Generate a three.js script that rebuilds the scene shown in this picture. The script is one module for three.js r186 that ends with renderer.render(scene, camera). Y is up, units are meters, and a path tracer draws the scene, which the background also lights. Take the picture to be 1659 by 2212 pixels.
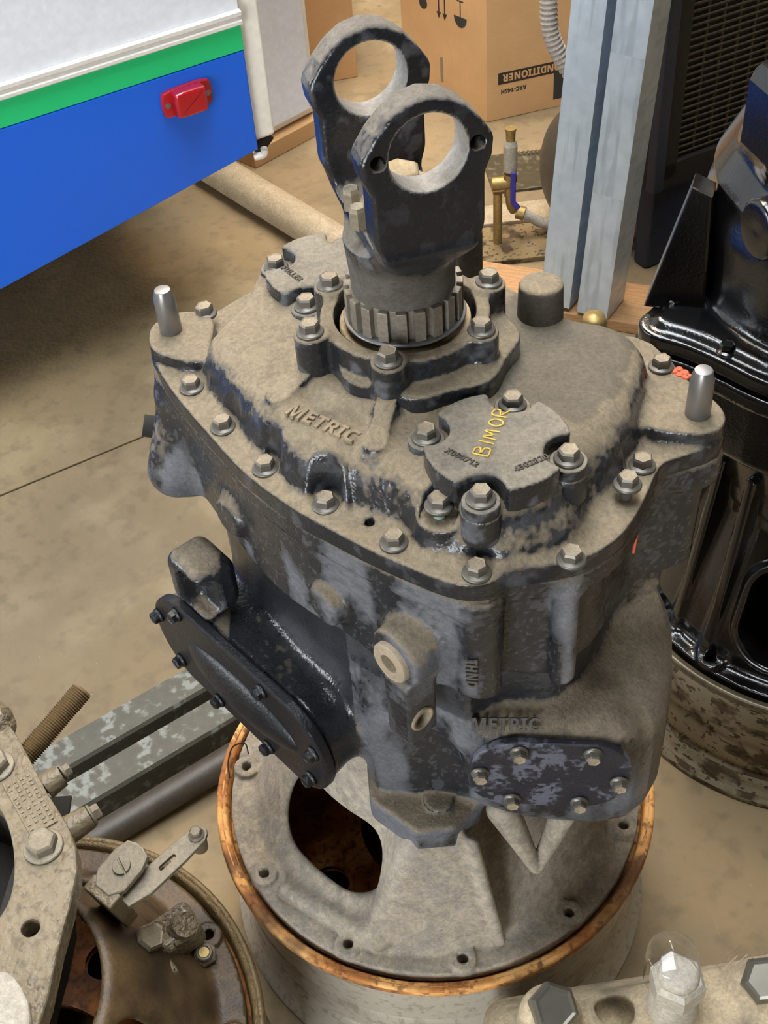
import * as THREE from 'three';
import { RoundedBoxGeometry } from 'three/addons/geometries/RoundedBoxGeometry.js';
import { TextGeometry } from 'three/addons/geometries/TextGeometry.js';
import { FontLoader } from 'three/addons/loaders/FontLoader.js';
import { mergeGeometries } from 'three/addons/utils/BufferGeometryUtils.js';
import { RectAreaLightUniformsLib } from 'three/addons/lights/RectAreaLightUniformsLib.js';

// ------------------------------------------------------------------ camera, sky, lights, exposure
const W = 1659, H = 2212;
const scene = new THREE.Scene();
const camera = new THREE.PerspectiveCamera(2 * Math.atan(H / 2 / 2669) * 180 / Math.PI, W / H, 0.05, 60);
{
  const pitch = 0.7638, roll = -0.0865;
  camera.position.set(-0.0353, 1.6734, 0.9633);
  camera.rotation.order = 'YXZ';
  camera.rotation.set(-pitch, 0, roll);
}
scene.add(camera);
scene.background = new THREE.Color(0.90, 0.95, 1.0);      // bright overcast sky outside the shed
scene.backgroundIntensity = 14.0;
RectAreaLightUniformsLib.init();
const renderer = new THREE.WebGLRenderer({ antialias: true });
renderer.toneMapping = THREE.LinearToneMapping;
renderer.toneMappingExposure = 1.12;
renderer.shadowMap.enabled = true;
// the shed: roof height, openings (skylights in the roof, the big doorway behind the camera)
const ROOF = 4.2, LEFT = -4.5, RIGHT = 3.2, BACK = -4.6, FRONT = 5.0;
const SIDE_WINDOW = [-1.2, 1.0, 1.7, 3.3];                                    // z0, z1, y0, y1 in the left wall
const SKYLIGHTS = [[-0.8, 0.8, -1.8, 0.9], [-0.8, 1.2, -3.9, -2.3]];      // x0, x1, z0, z1 holes in the roof
const LAMPS = [[0.5, 3.7, -3.5], [-0.6, 3.7, -2.4]];                       // warm high-bay panels
const LAMP_POWER = 55;

// ------------------------------------------------------------------ small helpers
const V3 = (x, y, z) => new THREE.Vector3(x, y, z);
const clamp = (x, a, b) => x < a ? a : x > b ? b : x;
const mix = (a, b, t) => a + (b - a) * t;
const step = (a, b, x) => { const t = clamp((x - a) / (b - a), 0, 1); return t * t * (3 - 2 * t); };
let seed = 7;
const rnd = () => { seed = (seed * 1664525 + 1013904223) >>> 0; return seed / 4294967296; };
function h3(x, y, z) {
  let n = Math.imul(x, 374761393) ^ Math.imul(y, 668265263) ^ Math.imul(z, 1442695041);
  n = Math.imul(n ^ (n >>> 13), 1274126177); n = n ^ (n >>> 16);
  return (n >>> 0) / 4294967296;
}
function vn(x, y, z) {
  const ix = Math.floor(x), iy = Math.floor(y), iz = Math.floor(z);
  let fx = x - ix, fy = y - iy, fz = z - iz;
  fx = fx * fx * (3 - 2 * fx); fy = fy * fy * (3 - 2 * fy); fz = fz * fz * (3 - 2 * fz);
  const a = mix(mix(h3(ix, iy, iz), h3(ix + 1, iy, iz), fx), mix(h3(ix, iy + 1, iz), h3(ix + 1, iy + 1, iz), fx), fy);
  const b = mix(mix(h3(ix, iy, iz + 1), h3(ix + 1, iy, iz + 1), fx), mix(h3(ix, iy + 1, iz + 1), h3(ix + 1, iy + 1, iz + 1), fx), fy);
  return mix(a, b, fz);
}
function fbm(x, y, z, o = 4) { let s = 0, a = 0.5, t = 0; for (let i = 0; i < o; i++) { s += a * vn(x, y, z); t += a; a *= 0.5; x = x * 2.03 + 3.1; y = y * 2.03 + 1.7; z = z * 2.03 + 5.3; } return s / t; }
// tileable 2-D noise for textures
function tn(x, y, per, s) {
  const ix = Math.floor(x), iy = Math.floor(y); let fx = x - ix, fy = y - iy;
  fx = fx * fx * (3 - 2 * fx); fy = fy * fy * (3 - 2 * fy);
  const X0 = ((ix % per) + per) % per, X1 = (X0 + 1) % per, Y0 = ((iy % per) + per) % per, Y1 = (Y0 + 1) % per;
  return mix(mix(h3(X0, Y0, s), h3(X1, Y0, s), fx), mix(h3(X0, Y1, s), h3(X1, Y1, s), fx), fy);
}
function tf(u, v, per, s, o = 4) { let r = 0, a = 0.5, t = 0; for (let i = 0; i < o; i++) { r += a * tn(u * per, v * per, per, s + i); t += a; a *= 0.5; per *= 2; } return r / t; }
function tex(size, fn, { srgb = true, rep = 1, channel = 0, h = size } = {}) {
  const d = new Uint8Array(size * h * 4);
  for (let y = 0; y < h; y++) for (let x = 0; x < size; x++) {
    const c = fn((x + 0.5) / size, (y + 0.5) / h), i = (y * size + x) * 4;
    for (let k = 0; k < 3; k++) d[i + k] = clamp(Math.round((c.length ? c[k] : c) * 255), 0, 255);
    d[i + 3] = 255;
  }
  const t = new THREE.DataTexture(d, size, h, THREE.RGBAFormat);
  t.colorSpace = srgb ? THREE.SRGBColorSpace : THREE.NoColorSpace;
  t.wrapS = t.wrapT = THREE.RepeatWrapping; t.magFilter = THREE.LinearFilter; t.minFilter = THREE.LinearMipmapLinearFilter;
  t.repeat.set(rep, rep); t.channel = channel; t.needsUpdate = true;
  return t;
}
const lerp3 = (a, b, t) => [mix(a[0], b[0], t), mix(a[1], b[1], t), mix(a[2], b[2], t)];

// ------------------------------------------------------------------ textures (uv in metres)
const grainTex = tex(512, (u, v) => {      // fine grit: specks and grains
  const a = tf(u, v, 48, 11, 3), b = tf(u, v, 8, 21, 3), c = tn(u * 200, v * 200, 200, 5);
  let g = 0.90 + (a - 0.5) * 0.22 + (b - 0.5) * 0.10 + (c - 0.5) * 0.13;
  if (c > 0.95) g -= 0.12;
  return g;
}, { rep: 1 / 0.16 });
const castBump = tex(512, (u, v) => 0.5 + (tf(u, v, 64, 31, 3) - 0.5) * 0.8 + (tf(u, v, 10, 41, 2) - 0.5) * 0.5, { srgb: false, rep: 1 / 0.16 });
const roughRamp = tex(64, (u) => mix(0.25, 0.93, step(0.1, 0.8, u)), { srgb: false, channel: 1, h: 4 });
roughRamp.wrapS = roughRamp.wrapT = THREE.ClampToEdgeWrapping;
const rustTex = tex(1024, (u, v) => {
  const a = tf(u, v, 10, 51, 6), b = tf(u, v, 60, 61, 4), c = tf(u, v, 4, 71, 5);
  let k = lerp3([0.68, 0.43, 0.21], [0.92, 0.70, 0.42], step(0.3, 0.7, a));
  k = lerp3(k, [0.36, 0.22, 0.12], step(0.5, 0.8, b) * 0.6);
  return lerp3(k, [0.30, 0.21, 0.14], step(0.55, 0.72, c) * 0.6);
}, { rep: 1 / 0.4 });
const silverTex = tex(512, (u, v) => {
  const a = tf(u, v, 8, 81, 5), b = tf(u, v, 50, 91, 4);
  let k = lerp3([0.70, 0.67, 0.61], [0.80, 0.77, 0.70], a);
  return lerp3(k, [0.40, 0.36, 0.29], step(0.5, 0.8, b) * 0.35 + step(0.55, 0.75, a) * 0.25);
}, { rep: 1 / 0.35 });
const dirtyWhiteTex = tex(1024, (u, v) => {
  const a = tf(u, v, 6, 101, 5), b = tf(u, v, 16, 111, 6), c = tf(u, v, 70, 121, 4);
  let k = lerp3([0.66, 0.62, 0.53], [0.52, 0.48, 0.39], a);
  k = lerp3(k, [0.27, 0.22, 0.15], step(0.5, 0.68, b) * 0.85);
  return lerp3(k, [0.16, 0.12, 0.08], step(0.62, 0.7, c) * 0.7);
}, { rep: 1 / 0.5 });
const floorTex = tex(2048, (u, v) => {
  const a = tf(u, v, 5, 131, 6), b = tf(u, v, 18, 141, 6), c = tf(u, v, 90, 151, 4), d = tf(u, v, 3, 161, 5);
  let k = lerp3([0.50, 0.43, 0.315], [0.60, 0.515, 0.375], step(0.25, 0.75, a));
  k = lerp3(k, [0.66, 0.585, 0.45], step(0.5, 0.75, b) * 0.5);
  k = lerp3(k, [0.43, 0.375, 0.295], step(0.45, 0.8, d) * 0.45);
  k = lerp3(k, [0.40, 0.345, 0.26], step(0.46, 0.85, c) * 0.4);
  const s = tn(u * 420, v * 420, 420, 3); if (s > 0.9965) k = lerp3(k, [0.88, 0.84, 0.74], 0.8);
  return k;
}, { rep: 1 / 2.2 });
const floorBump = tex(1024, (u, v) => 0.5 + (tf(u, v, 30, 171, 4) - 0.5) * 0.7 + (tf(u, v, 160, 181, 2) - 0.5) * 0.4, { srgb: false, rep: 1 / 1.1 });
const galvTex = tex(512, (u, v) => {
  const a = tf(u, v * 0.12, 24, 191, 3), b = tf(u, v, 10, 201, 4);
  return lerp3(lerp3([0.68, 0.735, 0.79], [0.80, 0.85, 0.895], b), [0.60, 0.65, 0.70], step(0.5, 0.8, a) * 0.5);
}, { rep: 1 / 0.3 });
const kraftTex = tex(512, (u, v) => {
  const a = tf(u, v, 5, 211, 4), b = tf(u * 1, v * 8, 30, 221, 2);
  return lerp3([0.70, 0.54, 0.36], [0.78, 0.62, 0.43], a * 0.7 + b * 0.3);
}, { rep: 1 / 0.4 });
const woodTex = tex(512, (u, v) => {
  const g = tf(u * 0.5, v, 6, 231, 2), r = Math.sin((v * 40 + g * 10) * 3.1) * 0.5 + 0.5, n = tf(u, v, 60, 241, 2);
  return lerp3([0.60, 0.45, 0.30], [0.70, 0.54, 0.37], r * 0.5 + n * 0.5);
}, { rep: 1 / 0.3 });
const wornPaintTex = tex(1024, (u, v) => {      // grey-green bars with worn whitish paint
  const a = tf(u, v, 7, 251, 6), b = tf(u, v, 30, 261, 5);
  let k = lerp3([0.29, 0.28, 0.24], [0.36, 0.345, 0.295], b);
  return lerp3(k, [0.52, 0.53, 0.50], step(0.52, 0.66, a * 0.45 + b * 0.55) * 0.85);
}, { rep: 1 / 0.35 });
const greaseBump = tex(512, (u, v) => { const a = tf(u, v, 20, 271, 4), b = tf(u, v, 6, 281, 3); return step(0.3, 0.75, a) * 0.7 + b * 0.3; }, { srgb: false, rep: 1 / 0.13 });
const greaseTex = tex(512, (u, v) => {
  const a = tf(u, v, 9, 291, 4), b = tf(u, v, 40, 301, 3);
  return lerp3(lerp3([0.42, 0.375, 0.29], [0.52, 0.465, 0.365], a), [0.30, 0.255, 0.19], step(0.5, 0.8, b) * 0.5);
}, { rep: 1 / 0.2 });
const plainGrain = tex(256, (u, v) => 0.96 + (tf(u, v, 16, 311, 4) - 0.5) * 0.07, { rep: 1 / 0.2 });

// ------------------------------------------------------------------ materials
const std = (o) => new THREE.MeshStandardMaterial(o);
const phy = (o) => new THREE.MeshPhysicalMaterial(o);
const M = {
  cast: std({ vertexColors: true, map: grainTex, bumpMap: castBump, bumpScale: 0.0007, roughness: 1, roughnessMap: roughRamp }),
  castSmooth: std({ vertexColors: true, map: grainTex, bumpMap: castBump, bumpScale: 0.0004, roughness: 1, roughnessMap: roughRamp }),
  floor: std({ map: floorTex, bumpMap: floorBump, bumpScale: 0.002, roughness: 0.78 }),
  rust: std({ map: rustTex, bumpMap: castBump, bumpScale: 0.001, roughness: 0.75, metalness: 0.1 }),
  silver: std({ map: silverTex, bumpMap: castBump, bumpScale: 0.0003, roughness: 0.36, metalness: 0.25 }),
  dirtyWhite: std({ map: dirtyWhiteTex, bumpMap: castBump, bumpScale: 0.0008, roughness: 0.6 }),
  gloss: phy({ color: 0x0a0a0b, roughness: 0.22, bumpMap: castBump, bumpScale: 0.0004, clearcoat: 0.6, clearcoatRoughness: 0.12 }),
  oilSteel: std({ map: silverTex, color: 0x8a8478, roughness: 0.4, metalness: 0.5 }),
  boltSide: std({ map: plainGrain, color: 0x6f6a62, roughness: 0.42, metalness: 0.55 }),
  boltTop: std({ map: grainTex, color: 0xa2927a, roughness: 0.8 }),
  steel: std({ map: plainGrain, color: 0xa3a09a, roughness: 0.35, metalness: 0.75 }),
  darkHole: phy({ color: 0x0b0908, roughness: 1, specularIntensity: 0.1 }),
  bluePanel: phy({ color: 0x075ccf, roughness: 0.38, clearcoat: 0.3, clearcoatRoughness: 0.25 }),
  greenBand: phy({ color: 0x14bd72, roughness: 0.38, clearcoat: 0.3, clearcoatRoughness: 0.25 }),
  whitePanel: phy({ map: plainGrain, color: 0xe4e6ea, roughness: 0.4 }),
  trim: std({ map: plainGrain, color: 0xe9e4dc, roughness: 0.4, metalness: 0.15 }),
  trimDark: std({ color: 0x9a9288, roughness: 0.6 }),
  redLens: phy({ color: 0xa80f1c, roughness: 0.25, clearcoat: 0.6, clearcoatRoughness: 0.2 }),
  under: std({ map: grainTex, color: 0x2a2723, roughness: 0.9 }),
  cream: std({ map: plainGrain, color: 0xeee7d8, roughness: 0.55 }),
  kraft: std({ map: kraftTex, roughness: 0.85 }),
  wood: std({ map: woodTex, roughness: 0.85 }),
  galv: std({ map: galvTex, bumpMap: castBump, bumpScale: 0.0002, roughness: 0.38, metalness: 0.45 }),
  dusty: std({ map: grainTex, color: 0xb79f7a, bumpMap: castBump, bumpScale: 0.0006, roughness: 0.9 }),
  pipe: std({ map: grainTex, color: 0xb3a184, roughness: 0.7 }),
  bars: std({ map: wornPaintTex, bumpMap: castBump, bumpScale: 0.0006, roughness: 0.6 }),
  grease: phy({ map: greaseTex, bumpMap: greaseBump, bumpScale: 0.005, roughness: 0.32, clearcoat: 0.5, clearcoatRoughness: 0.2 }),
  greaseFlat: phy({ map: greaseTex, bumpMap: greaseBump, bumpScale: 0.0012, roughness: 0.45 }),
  greyPlate: std({ map: grainTex, color: 0x8f8470, roughness: 0.5, metalness: 0.25 }),
  tank: std({ map: grainTex, color: 0x4a4339, roughness: 0.5 }),
  brass: std({ map: grainTex, color: 0xa88f5a, roughness: 0.5, metalness: 0.7 }),
  blueHandle: std({ color: 0x2b2a86, roughness: 0.45 }),
  hose: std({ map: grainTex, color: 0xb5aca2, roughness: 0.8 }),
  greyPlastic: std({ map: grainTex, color: 0xa8a091, roughness: 0.6 }),
  rubber: std({ map: grainTex, color: 0x26221d, roughness: 0.85 }),
  grille: std({ map: grainTex, color: 0x4a3e2b, roughness: 0.8 }),
  grilleFrame: std({ map: grainTex, color: 0x221c14, roughness: 0.75 }),
  navy: std({ map: grainTex, color: 0x2e3443, roughness: 0.55 }),
  clear: phy({ color: 0xffffff, roughness: 0.06, transmission: 1, thickness: 0, ior: 1.45 }),
  paleFitting: std({ map: grainTex, color: 0xb3aa99, roughness: 0.5 }),
  yellowPaint: std({ map: grainTex, color: 0xdab84c, roughness: 0.7 }),
  orangePaint: std({ map: grainTex, color: 0xe0623c, roughness: 0.7 }),
  letter: std({ map: grainTex, color: 0x8d7c62, roughness: 0.75 }),
  letterDark: std({ map: grainTex, color: 0x4d463b, roughness: 0.75 }),
  roof: std({ color: 0x5a5b5d, roughness: 0.8 }),
  wall: std({ map: plainGrain, color: 0x6f695e, roughness: 0.9 }),
  panelGlow: std({ color: 0xffffff, emissive: 0xffe2b8, emissiveIntensity: 2.0, roughness: 0.6 }),
};
const DUST = [0.245, 0.193, 0.124], GREYDUST = [0.135, 0.140, 0.155], BLACK = [0.018, 0.020, 0.024], OILDUST = [0.125, 0.104, 0.072], BELL = [0.44, 0.375, 0.285];

// ------------------------------------------------------------------ geometry helpers
function boxUV(g) {            // uv in metres, each triangle laid flat along its main axis
  const n = g.index ? g.toNonIndexed() : g, p = n.attributes.position, uv = new Float32Array(p.count * 2);
  const a = V3(0, 0, 0), b = V3(0, 0, 0), c = V3(0, 0, 0);
  for (let i = 0; i < p.count; i += 3) {
    a.fromBufferAttribute(p, i); b.fromBufferAttribute(p, i + 1); c.fromBufferAttribute(p, i + 2);
    const nx = Math.abs((b.y - a.y) * (c.z - a.z) - (b.z - a.z) * (c.y - a.y)), ny = Math.abs((b.z - a.z) * (c.x - a.x) - (b.x - a.x) * (c.z - a.z)), nz = Math.abs((b.x - a.x) * (c.y - a.y) - (b.y - a.y) * (c.x - a.x));
    for (let k = 0; k < 3; k++) {
      const q = [a, b, c][k], j = (i + k) * 2;
      if (ny >= nx && ny >= nz) { uv[j] = q.x; uv[j + 1] = q.z; } else if (nx >= nz) { uv[j] = q.z; uv[j + 1] = q.y; } else { uv[j] = q.x; uv[j + 1] = q.y; }
    }
  }
  n.setAttribute('uv', new THREE.BufferAttribute(uv, 2));
  n.groups = g.groups; n.deleteAttribute('uv1');
  return n;
}
const used = new Map();
function numbered(n) { const k = used.get(n) ?? 0; used.set(n, k + 1); return k ? n + '_' + String(k).padStart(3, '0') : n; }
const OWN = new Map();
function thing(name, label, category, pos = [0, 0, 0], rotY = 0, group) {
  const o = new THREE.Group(); o.name = numbered(name); o.position.set(...pos); o.rotation.y = rotY;
  o.userData = { label, category }; if (group) o.userData.group = group;
  scene.add(o); o.updateMatrixWorld(true); return o;
}
function mesh(name, g, m, parent = scene, label) {
  const o = new THREE.Mesh(g, m); o.name = parent === scene ? numbered(name) : name; o.castShadow = o.receiveShadow = true;
  if (label) o.userData.label = label;
  parent.add(o); return o;
}
// a part whose geometry is written in world coordinates, under a thing that stands elsewhere
function part(name, g, m, parent, label) {
  parent.updateMatrixWorld(true);
  const q = g.clone(); q.applyMatrix4(parent.matrixWorld.clone().invert());
  return mesh(name, q, m, parent, label);
}
function struct(name, g, m) { const o = mesh(name, g, m); o.userData.kind = 'structure'; return o; }
const box = (w, h, d, r = 0.004, s = 2) => boxUV(new RoundedBoxGeometry(w, h, d, s, Math.min(r, w / 2.01, h / 2.01, d / 2.01)));
const cyl = (r0, r1, h, s = 32) => boxUV(new THREE.CylinderGeometry(r1, r0, h, s));
const lathe = (pts, s = 96) => boxUV(new THREE.LatheGeometry(pts.map(([r, y]) => new THREE.Vector2(r, y)), s));
const tube = (pts, r, seg = 48, rs = 12) => boxUV(new THREE.TubeGeometry(new THREE.CatmullRomCurve3(pts.map((p) => V3(...p))), seg, r, rs));
function ext(pts, depth, bevel = 0.002, holes = [], seg = 2) {           // plan outline [x, y] raised along +z
  const s = new THREE.Shape(pts.map(([x, y]) => new THREE.Vector2(x, y)));
  for (const h of holes) s.holes.push(new THREE.Path(h.map(([x, y]) => new THREE.Vector2(x, y))));
  const g = new THREE.ExtrudeGeometry(s, { depth: Math.max(depth - 2 * bevel, 1e-4), bevelEnabled: bevel > 0, bevelSize: bevel, bevelThickness: bevel, bevelOffset: -bevel, bevelSegments: seg, curveSegments: 12 });
  g.translate(0, 0, bevel); return boxUV(g);
}
const flat = (pts, y, h, bevel, holes = []) => {   // plan outline [x, z] raised along +y
  const g = ext(pts.map(([x, z]) => [x, -z]), h, bevel, holes.map((q) => q.map(([x, z]) => [x, -z]))); g.rotateX(-Math.PI / 2); g.translate(0, y, 0); return g;
};
const ring = (cx, cz, r, n = 24) => Array.from({ length: n }, (_, i) => [cx + r * Math.cos(i / n * 2 * Math.PI), cz + r * Math.sin(i / n * 2 * Math.PI)]);
const xf = (g, { p = [0, 0, 0], r = [0, 0, 0] } = {}) => { g.rotateX(r[0]); g.rotateY(r[1]); g.rotateZ(r[2]); g.translate(...p); return g; };
function along(g, dir) { g.applyQuaternion(new THREE.Quaternion().setFromUnitVectors(V3(0, 1, 0), V3(...dir).normalize())); return g; }
const join = (list) => mergeGeometries(list.map((g) => { const n = g.index ? g.toNonIndexed() : g.clone(); for (const k of Object.keys(n.attributes)) if (!['position', 'normal', 'uv'].includes(k)) n.deleteAttribute(k); n.clearGroups(); return n; }));
function hex(af, h, dome = 0.0012) {     // hexagon head with chamfered corners, axis y, foot at y = 0
  const R = af / Math.sqrt(3), g = new THREE.LatheGeometry([[R, 0], [R, h * 0.82], [R * 0.86, h], [0, h + dome * 0.2]].map((q) => new THREE.Vector2(...q)), 6);
  return boxUV(new THREE.LatheGeometry([[R, 0], [R, h * 0.8], [R * 0.84, h], [R * 0.7, h - 0.0006], [0, h - 0.0006]].map((q) => new THREE.Vector2(...q)), 6).toNonIndexed());
}
function flatNormals(g) { const n = g.index ? g.toNonIndexed() : g; n.computeVertexNormals(); return n; }
const chaikin = (pts, n = 2) => { for (let k = 0; k < n; k++) { const o = []; for (let i = 0; i < pts.length; i++) { const a = pts[i], b = pts[(i + 1) % pts.length]; o.push([mix(a[0], b[0], 0.25), mix(a[1], b[1], 0.25)], [mix(a[0], b[0], 0.75), mix(a[1], b[1], 0.75)]); } pts = o; } return pts; };
const font = await new FontLoader().loadAsync('fonts/droid/droid_sans_bold.typeface.json');
const fontR = await new FontLoader().loadAsync('fonts/droid/droid_sans_regular.typeface.json');
function letters(text, size, depth, bold = true) {          // raised lettering, centred, lying in x-y, facing +z
  const g = new TextGeometry(text, { font: bold ? font : fontR, size, depth, curveSegments: 4, bevelEnabled: true, bevelThickness: depth * 0.25, bevelSize: size * 0.02, bevelSegments: 1 });
  g.computeBoundingBox(); const b = g.boundingBox; g.translate(-(b.min.x + b.max.x) / 2, -(b.min.y + b.max.y) / 2, 0); return boxUV(g);
}

// ------------------------------------------------------------------ distance fields for the castings
const smin = (a, b, k) => { const h = Math.max(k - Math.abs(a - b), 0) / k; return Math.min(a, b) - h * h * k * 0.25; };
const smax = (a, b, k) => { const h = Math.max(k - Math.abs(a - b), 0) / k; return Math.max(a, b) + h * h * k * 0.25; };
const hyp = Math.hypot;
const dBox = (x, y, z, a, b, c, r = 0) => { x = Math.abs(x) - a + r; y = Math.abs(y) - b + r; z = Math.abs(z) - c + r; return hyp(Math.max(x, 0), Math.max(y, 0), Math.max(z, 0)) + Math.min(Math.max(x, y, z), 0) - r; };
const dCap = (px, py, pz, a, b) => { const ax = b[0] - a[0], ay = b[1] - a[1], az = b[2] - a[2], x = px - a[0], y = py - a[1], z = pz - a[2], t = clamp((x * ax + y * ay + z * az) / (ax * ax + ay * ay + az * az), 0, 1); return hyp(x - ax * t, y - ay * t, z - az * t); };
const dSlab = (d2, y, y0, y1, r = 0.002) => { const a = d2 + r, b = Math.abs(y - (y0 + y1) / 2) - (y1 - y0) / 2 + r; return hyp(Math.max(a, 0), Math.max(b, 0)) + Math.min(Math.max(a, b), 0) - r; };
class Poly {                    // signed distance to an outline, kept on a grid
  constructor(pts, smooth = 2, res = 0.002) {
    this.pts = pts = smooth ? chaikin(pts, smooth) : pts; this.res = res; const m = 0.03;
    const xs = pts.map((p) => p[0]), ys = pts.map((p) => p[1]);
    this.x0 = Math.min(...xs) - m; this.y0 = Math.min(...ys) - m; this.nx = Math.ceil((Math.max(...xs) + m - this.x0) / res) + 1; this.ny = Math.ceil((Math.max(...ys) + m - this.y0) / res) + 1;
    this.g = new Float32Array(this.nx * this.ny);
    for (let j = 0; j < this.ny; j++) for (let i = 0; i < this.nx; i++) this.g[j * this.nx + i] = this.exact(this.x0 + i * res, this.y0 + j * res);
  }
  exact(x, y) {
    let d = 1e9, s = 1; const P = this.pts;
    for (let i = 0, j = P.length - 1; i < P.length; j = i++) {
      const [ax, ay] = P[i], [bx, by] = P[j], ex = bx - ax, ey = by - ay, wx = x - ax, wy = y - ay, t = clamp((wx * ex + wy * ey) / (ex * ex + ey * ey), 0, 1);
      d = Math.min(d, (wx - ex * t) ** 2 + (wy - ey * t) ** 2);
      const c1 = y >= ay, c2 = y < by, c3 = ex * wy > ey * wx; if ((c1 && c2 && c3) || (!c1 && !c2 && !c3)) s = -s;
    }
    return s * Math.sqrt(d);
  }
  d(x, y) {
    let u = (x - this.x0) / this.res, v = (y - this.y0) / this.res; const cu = clamp(u, 0, this.nx - 1.001), cv = clamp(v, 0, this.ny - 1.001), o = hyp(u - cu, v - cv) * this.res;
    const i = cu | 0, j = cv | 0, fu = cu - i, fv = cv - j, k = j * this.nx + i, g = this.g;
    return mix(mix(g[k], g[k + 1], fu), mix(g[k + this.nx], g[k + this.nx + 1], fu), fv) + o;
  }
}
// surface nets over blocks that the surface may cross; vertices then slid onto the surface
function sdfMesh(f, lo, hi, cell, paint) {
  const B = 8, n = [0, 1, 2].map((k) => Math.ceil((hi[k] - lo[k]) / cell / B) * B + 1), [nx, ny, nz] = n, val = new Float32Array(nx * ny * nz), reach = (B * cell) * 0.8660254 * 1.35 + cell;
  for (let bz = 0; bz < nz; bz += B) for (let by = 0; by < ny; by += B) for (let bx = 0; bx < nx; bx += B) {
    const c = f(lo[0] + (bx + B / 2) * cell, lo[1] + (by + B / 2) * cell, lo[2] + (bz + B / 2) * cell), far = Math.abs(c) > reach;
    for (let z = bz; z < Math.min(bz + B, nz); z++) for (let y = by; y < Math.min(by + B, ny); y++) for (let x = bx; x < Math.min(bx + B, nx); x++)
      val[(z * ny + y) * nx + x] = far ? Math.sign(c) : f(lo[0] + x * cell, lo[1] + y * cell, lo[2] + z * cell);
  }
  const id = new Int32Array(nx * ny * nz).fill(-1), P = [], N = [];
  const e = cell * 0.25, grad = (x, y, z) => { const a = f(x + e, y - e, z - e), b = f(x - e, y - e, z + e), c = f(x - e, y + e, z - e), d = f(x + e, y + e, z + e); const gx = a - b - c + d, gy = -a - b + c + d, gz = -a + b - c + d, l = hyp(gx, gy, gz) || 1; return [gx / l, gy / l, gz / l, l / (4 * e)]; };
  const EDGES = [[0, 1], [2, 3], [4, 5], [6, 7], [0, 2], [1, 3], [4, 6], [5, 7], [0, 4], [1, 5], [2, 6], [3, 7]], v = new Float32Array(8);
  for (let z = 0; z < nz - 1; z++) for (let y = 0; y < ny - 1; y++) for (let x = 0; x < nx - 1; x++) {
    const o = (z * ny + y) * nx + x; let m = 0;
    for (let k = 0; k < 8; k++) { v[k] = val[o + (k & 1) + ((k >> 1) & 1) * nx + (k >> 2) * nx * ny]; if (v[k] < 0) m |= 1 << k; }
    if (m === 0 || m === 255) continue;
    let sx = 0, sy = 0, sz = 0, c = 0;
    for (const [a, b] of EDGES) if ((v[a] < 0) !== (v[b] < 0)) { const t = v[a] / (v[a] - v[b]); sx += mix(a & 1, b & 1, t); sy += mix((a >> 1) & 1, (b >> 1) & 1, t); sz += mix(a >> 2, b >> 2, t); c++; }
    let px = lo[0] + (x + sx / c) * cell, py = lo[1] + (y + sy / c) * cell, pz = lo[2] + (z + sz / c) * cell, g;
    for (let k = 0; k < 2; k++) { const d = f(px, py, pz); g = grad(px, py, pz); const s = clamp(d / Math.max(g[3], 0.4), -cell, cell) * 0.9; px -= g[0] * s; py -= g[1] * s; pz -= g[2] * s; }
    g = grad(px, py, pz);
    id[o] = P.length / 3; P.push(px, py, pz); N.push(g[0], g[1], g[2]);
  }
  const T = [], quad = (a, b, c, d, flip) => { if (a < 0 || b < 0 || c < 0 || d < 0) return; flip ? T.push(a, c, b, a, d, c) : T.push(a, b, c, a, c, d); };
  for (let z = 1; z < nz - 1; z++) for (let y = 1; y < ny - 1; y++) for (let x = 1; x < nx - 1; x++) {
    const o = (z * ny + y) * nx + x, s = val[o] < 0, X = 1, Y = nx, Z = nx * ny;
    if (s !== (val[o + X] < 0)) quad(id[o - Y - Z], id[o - Z], id[o], id[o - Y], !s);
    if (s !== (val[o + Y] < 0)) quad(id[o - X - Z], id[o - X], id[o], id[o - Z], !s);
    if (s !== (val[o + Z] < 0)) quad(id[o - X - Y], id[o - Y], id[o], id[o - X], !s);
  }
  // vertices split by the main axis of their triangles, so that uv stay flat
  const nv = P.length / 3, map = new Int32Array(nv * 3).fill(-1), pos = [], nor = [], col = [], uv = [], uv1 = [], index = [], rgb = [0, 0, 0, 0], cache = new Float32Array(nv * 4);
  for (let i = 0; i < nv; i++) { paint(P[i * 3], P[i * 3 + 1], P[i * 3 + 2], N[i * 3], N[i * 3 + 1], N[i * 3 + 2], rgb); cache.set(rgb, i * 4); }
  for (let t = 0; t < T.length; t += 3) {
    let ax = 0, ay = 0, az = 0; for (let k = 0; k < 3; k++) { ax += N[T[t + k] * 3]; ay += N[T[t + k] * 3 + 1]; az += N[T[t + k] * 3 + 2]; }
    ax = Math.abs(ax); ay = Math.abs(ay); az = Math.abs(az); const A = ay >= ax && ay >= az ? 1 : ax >= az ? 0 : 2;
    for (let k = 0; k < 3; k++) {
      const i = T[t + k], key = i * 3 + A;
      if (map[key] < 0) {
        map[key] = pos.length / 3; const x = P[i * 3], y = P[i * 3 + 1], z = P[i * 3 + 2];
        pos.push(x, y, z); nor.push(N[i * 3], N[i * 3 + 1], N[i * 3 + 2]); col.push(cache[i * 4], cache[i * 4 + 1], cache[i * 4 + 2]);
        uv.push(...(A === 1 ? [x, z] : A === 0 ? [z, y] : [x, y])); uv1.push(cache[i * 4 + 3], 0.5);
      }
      index.push(map[key]);
    }
  }
  const g = new THREE.BufferGeometry();
  g.setAttribute('position', new THREE.BufferAttribute(new Float32Array(pos), 3)); g.setAttribute('normal', new THREE.BufferAttribute(new Float32Array(nor), 3));
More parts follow.
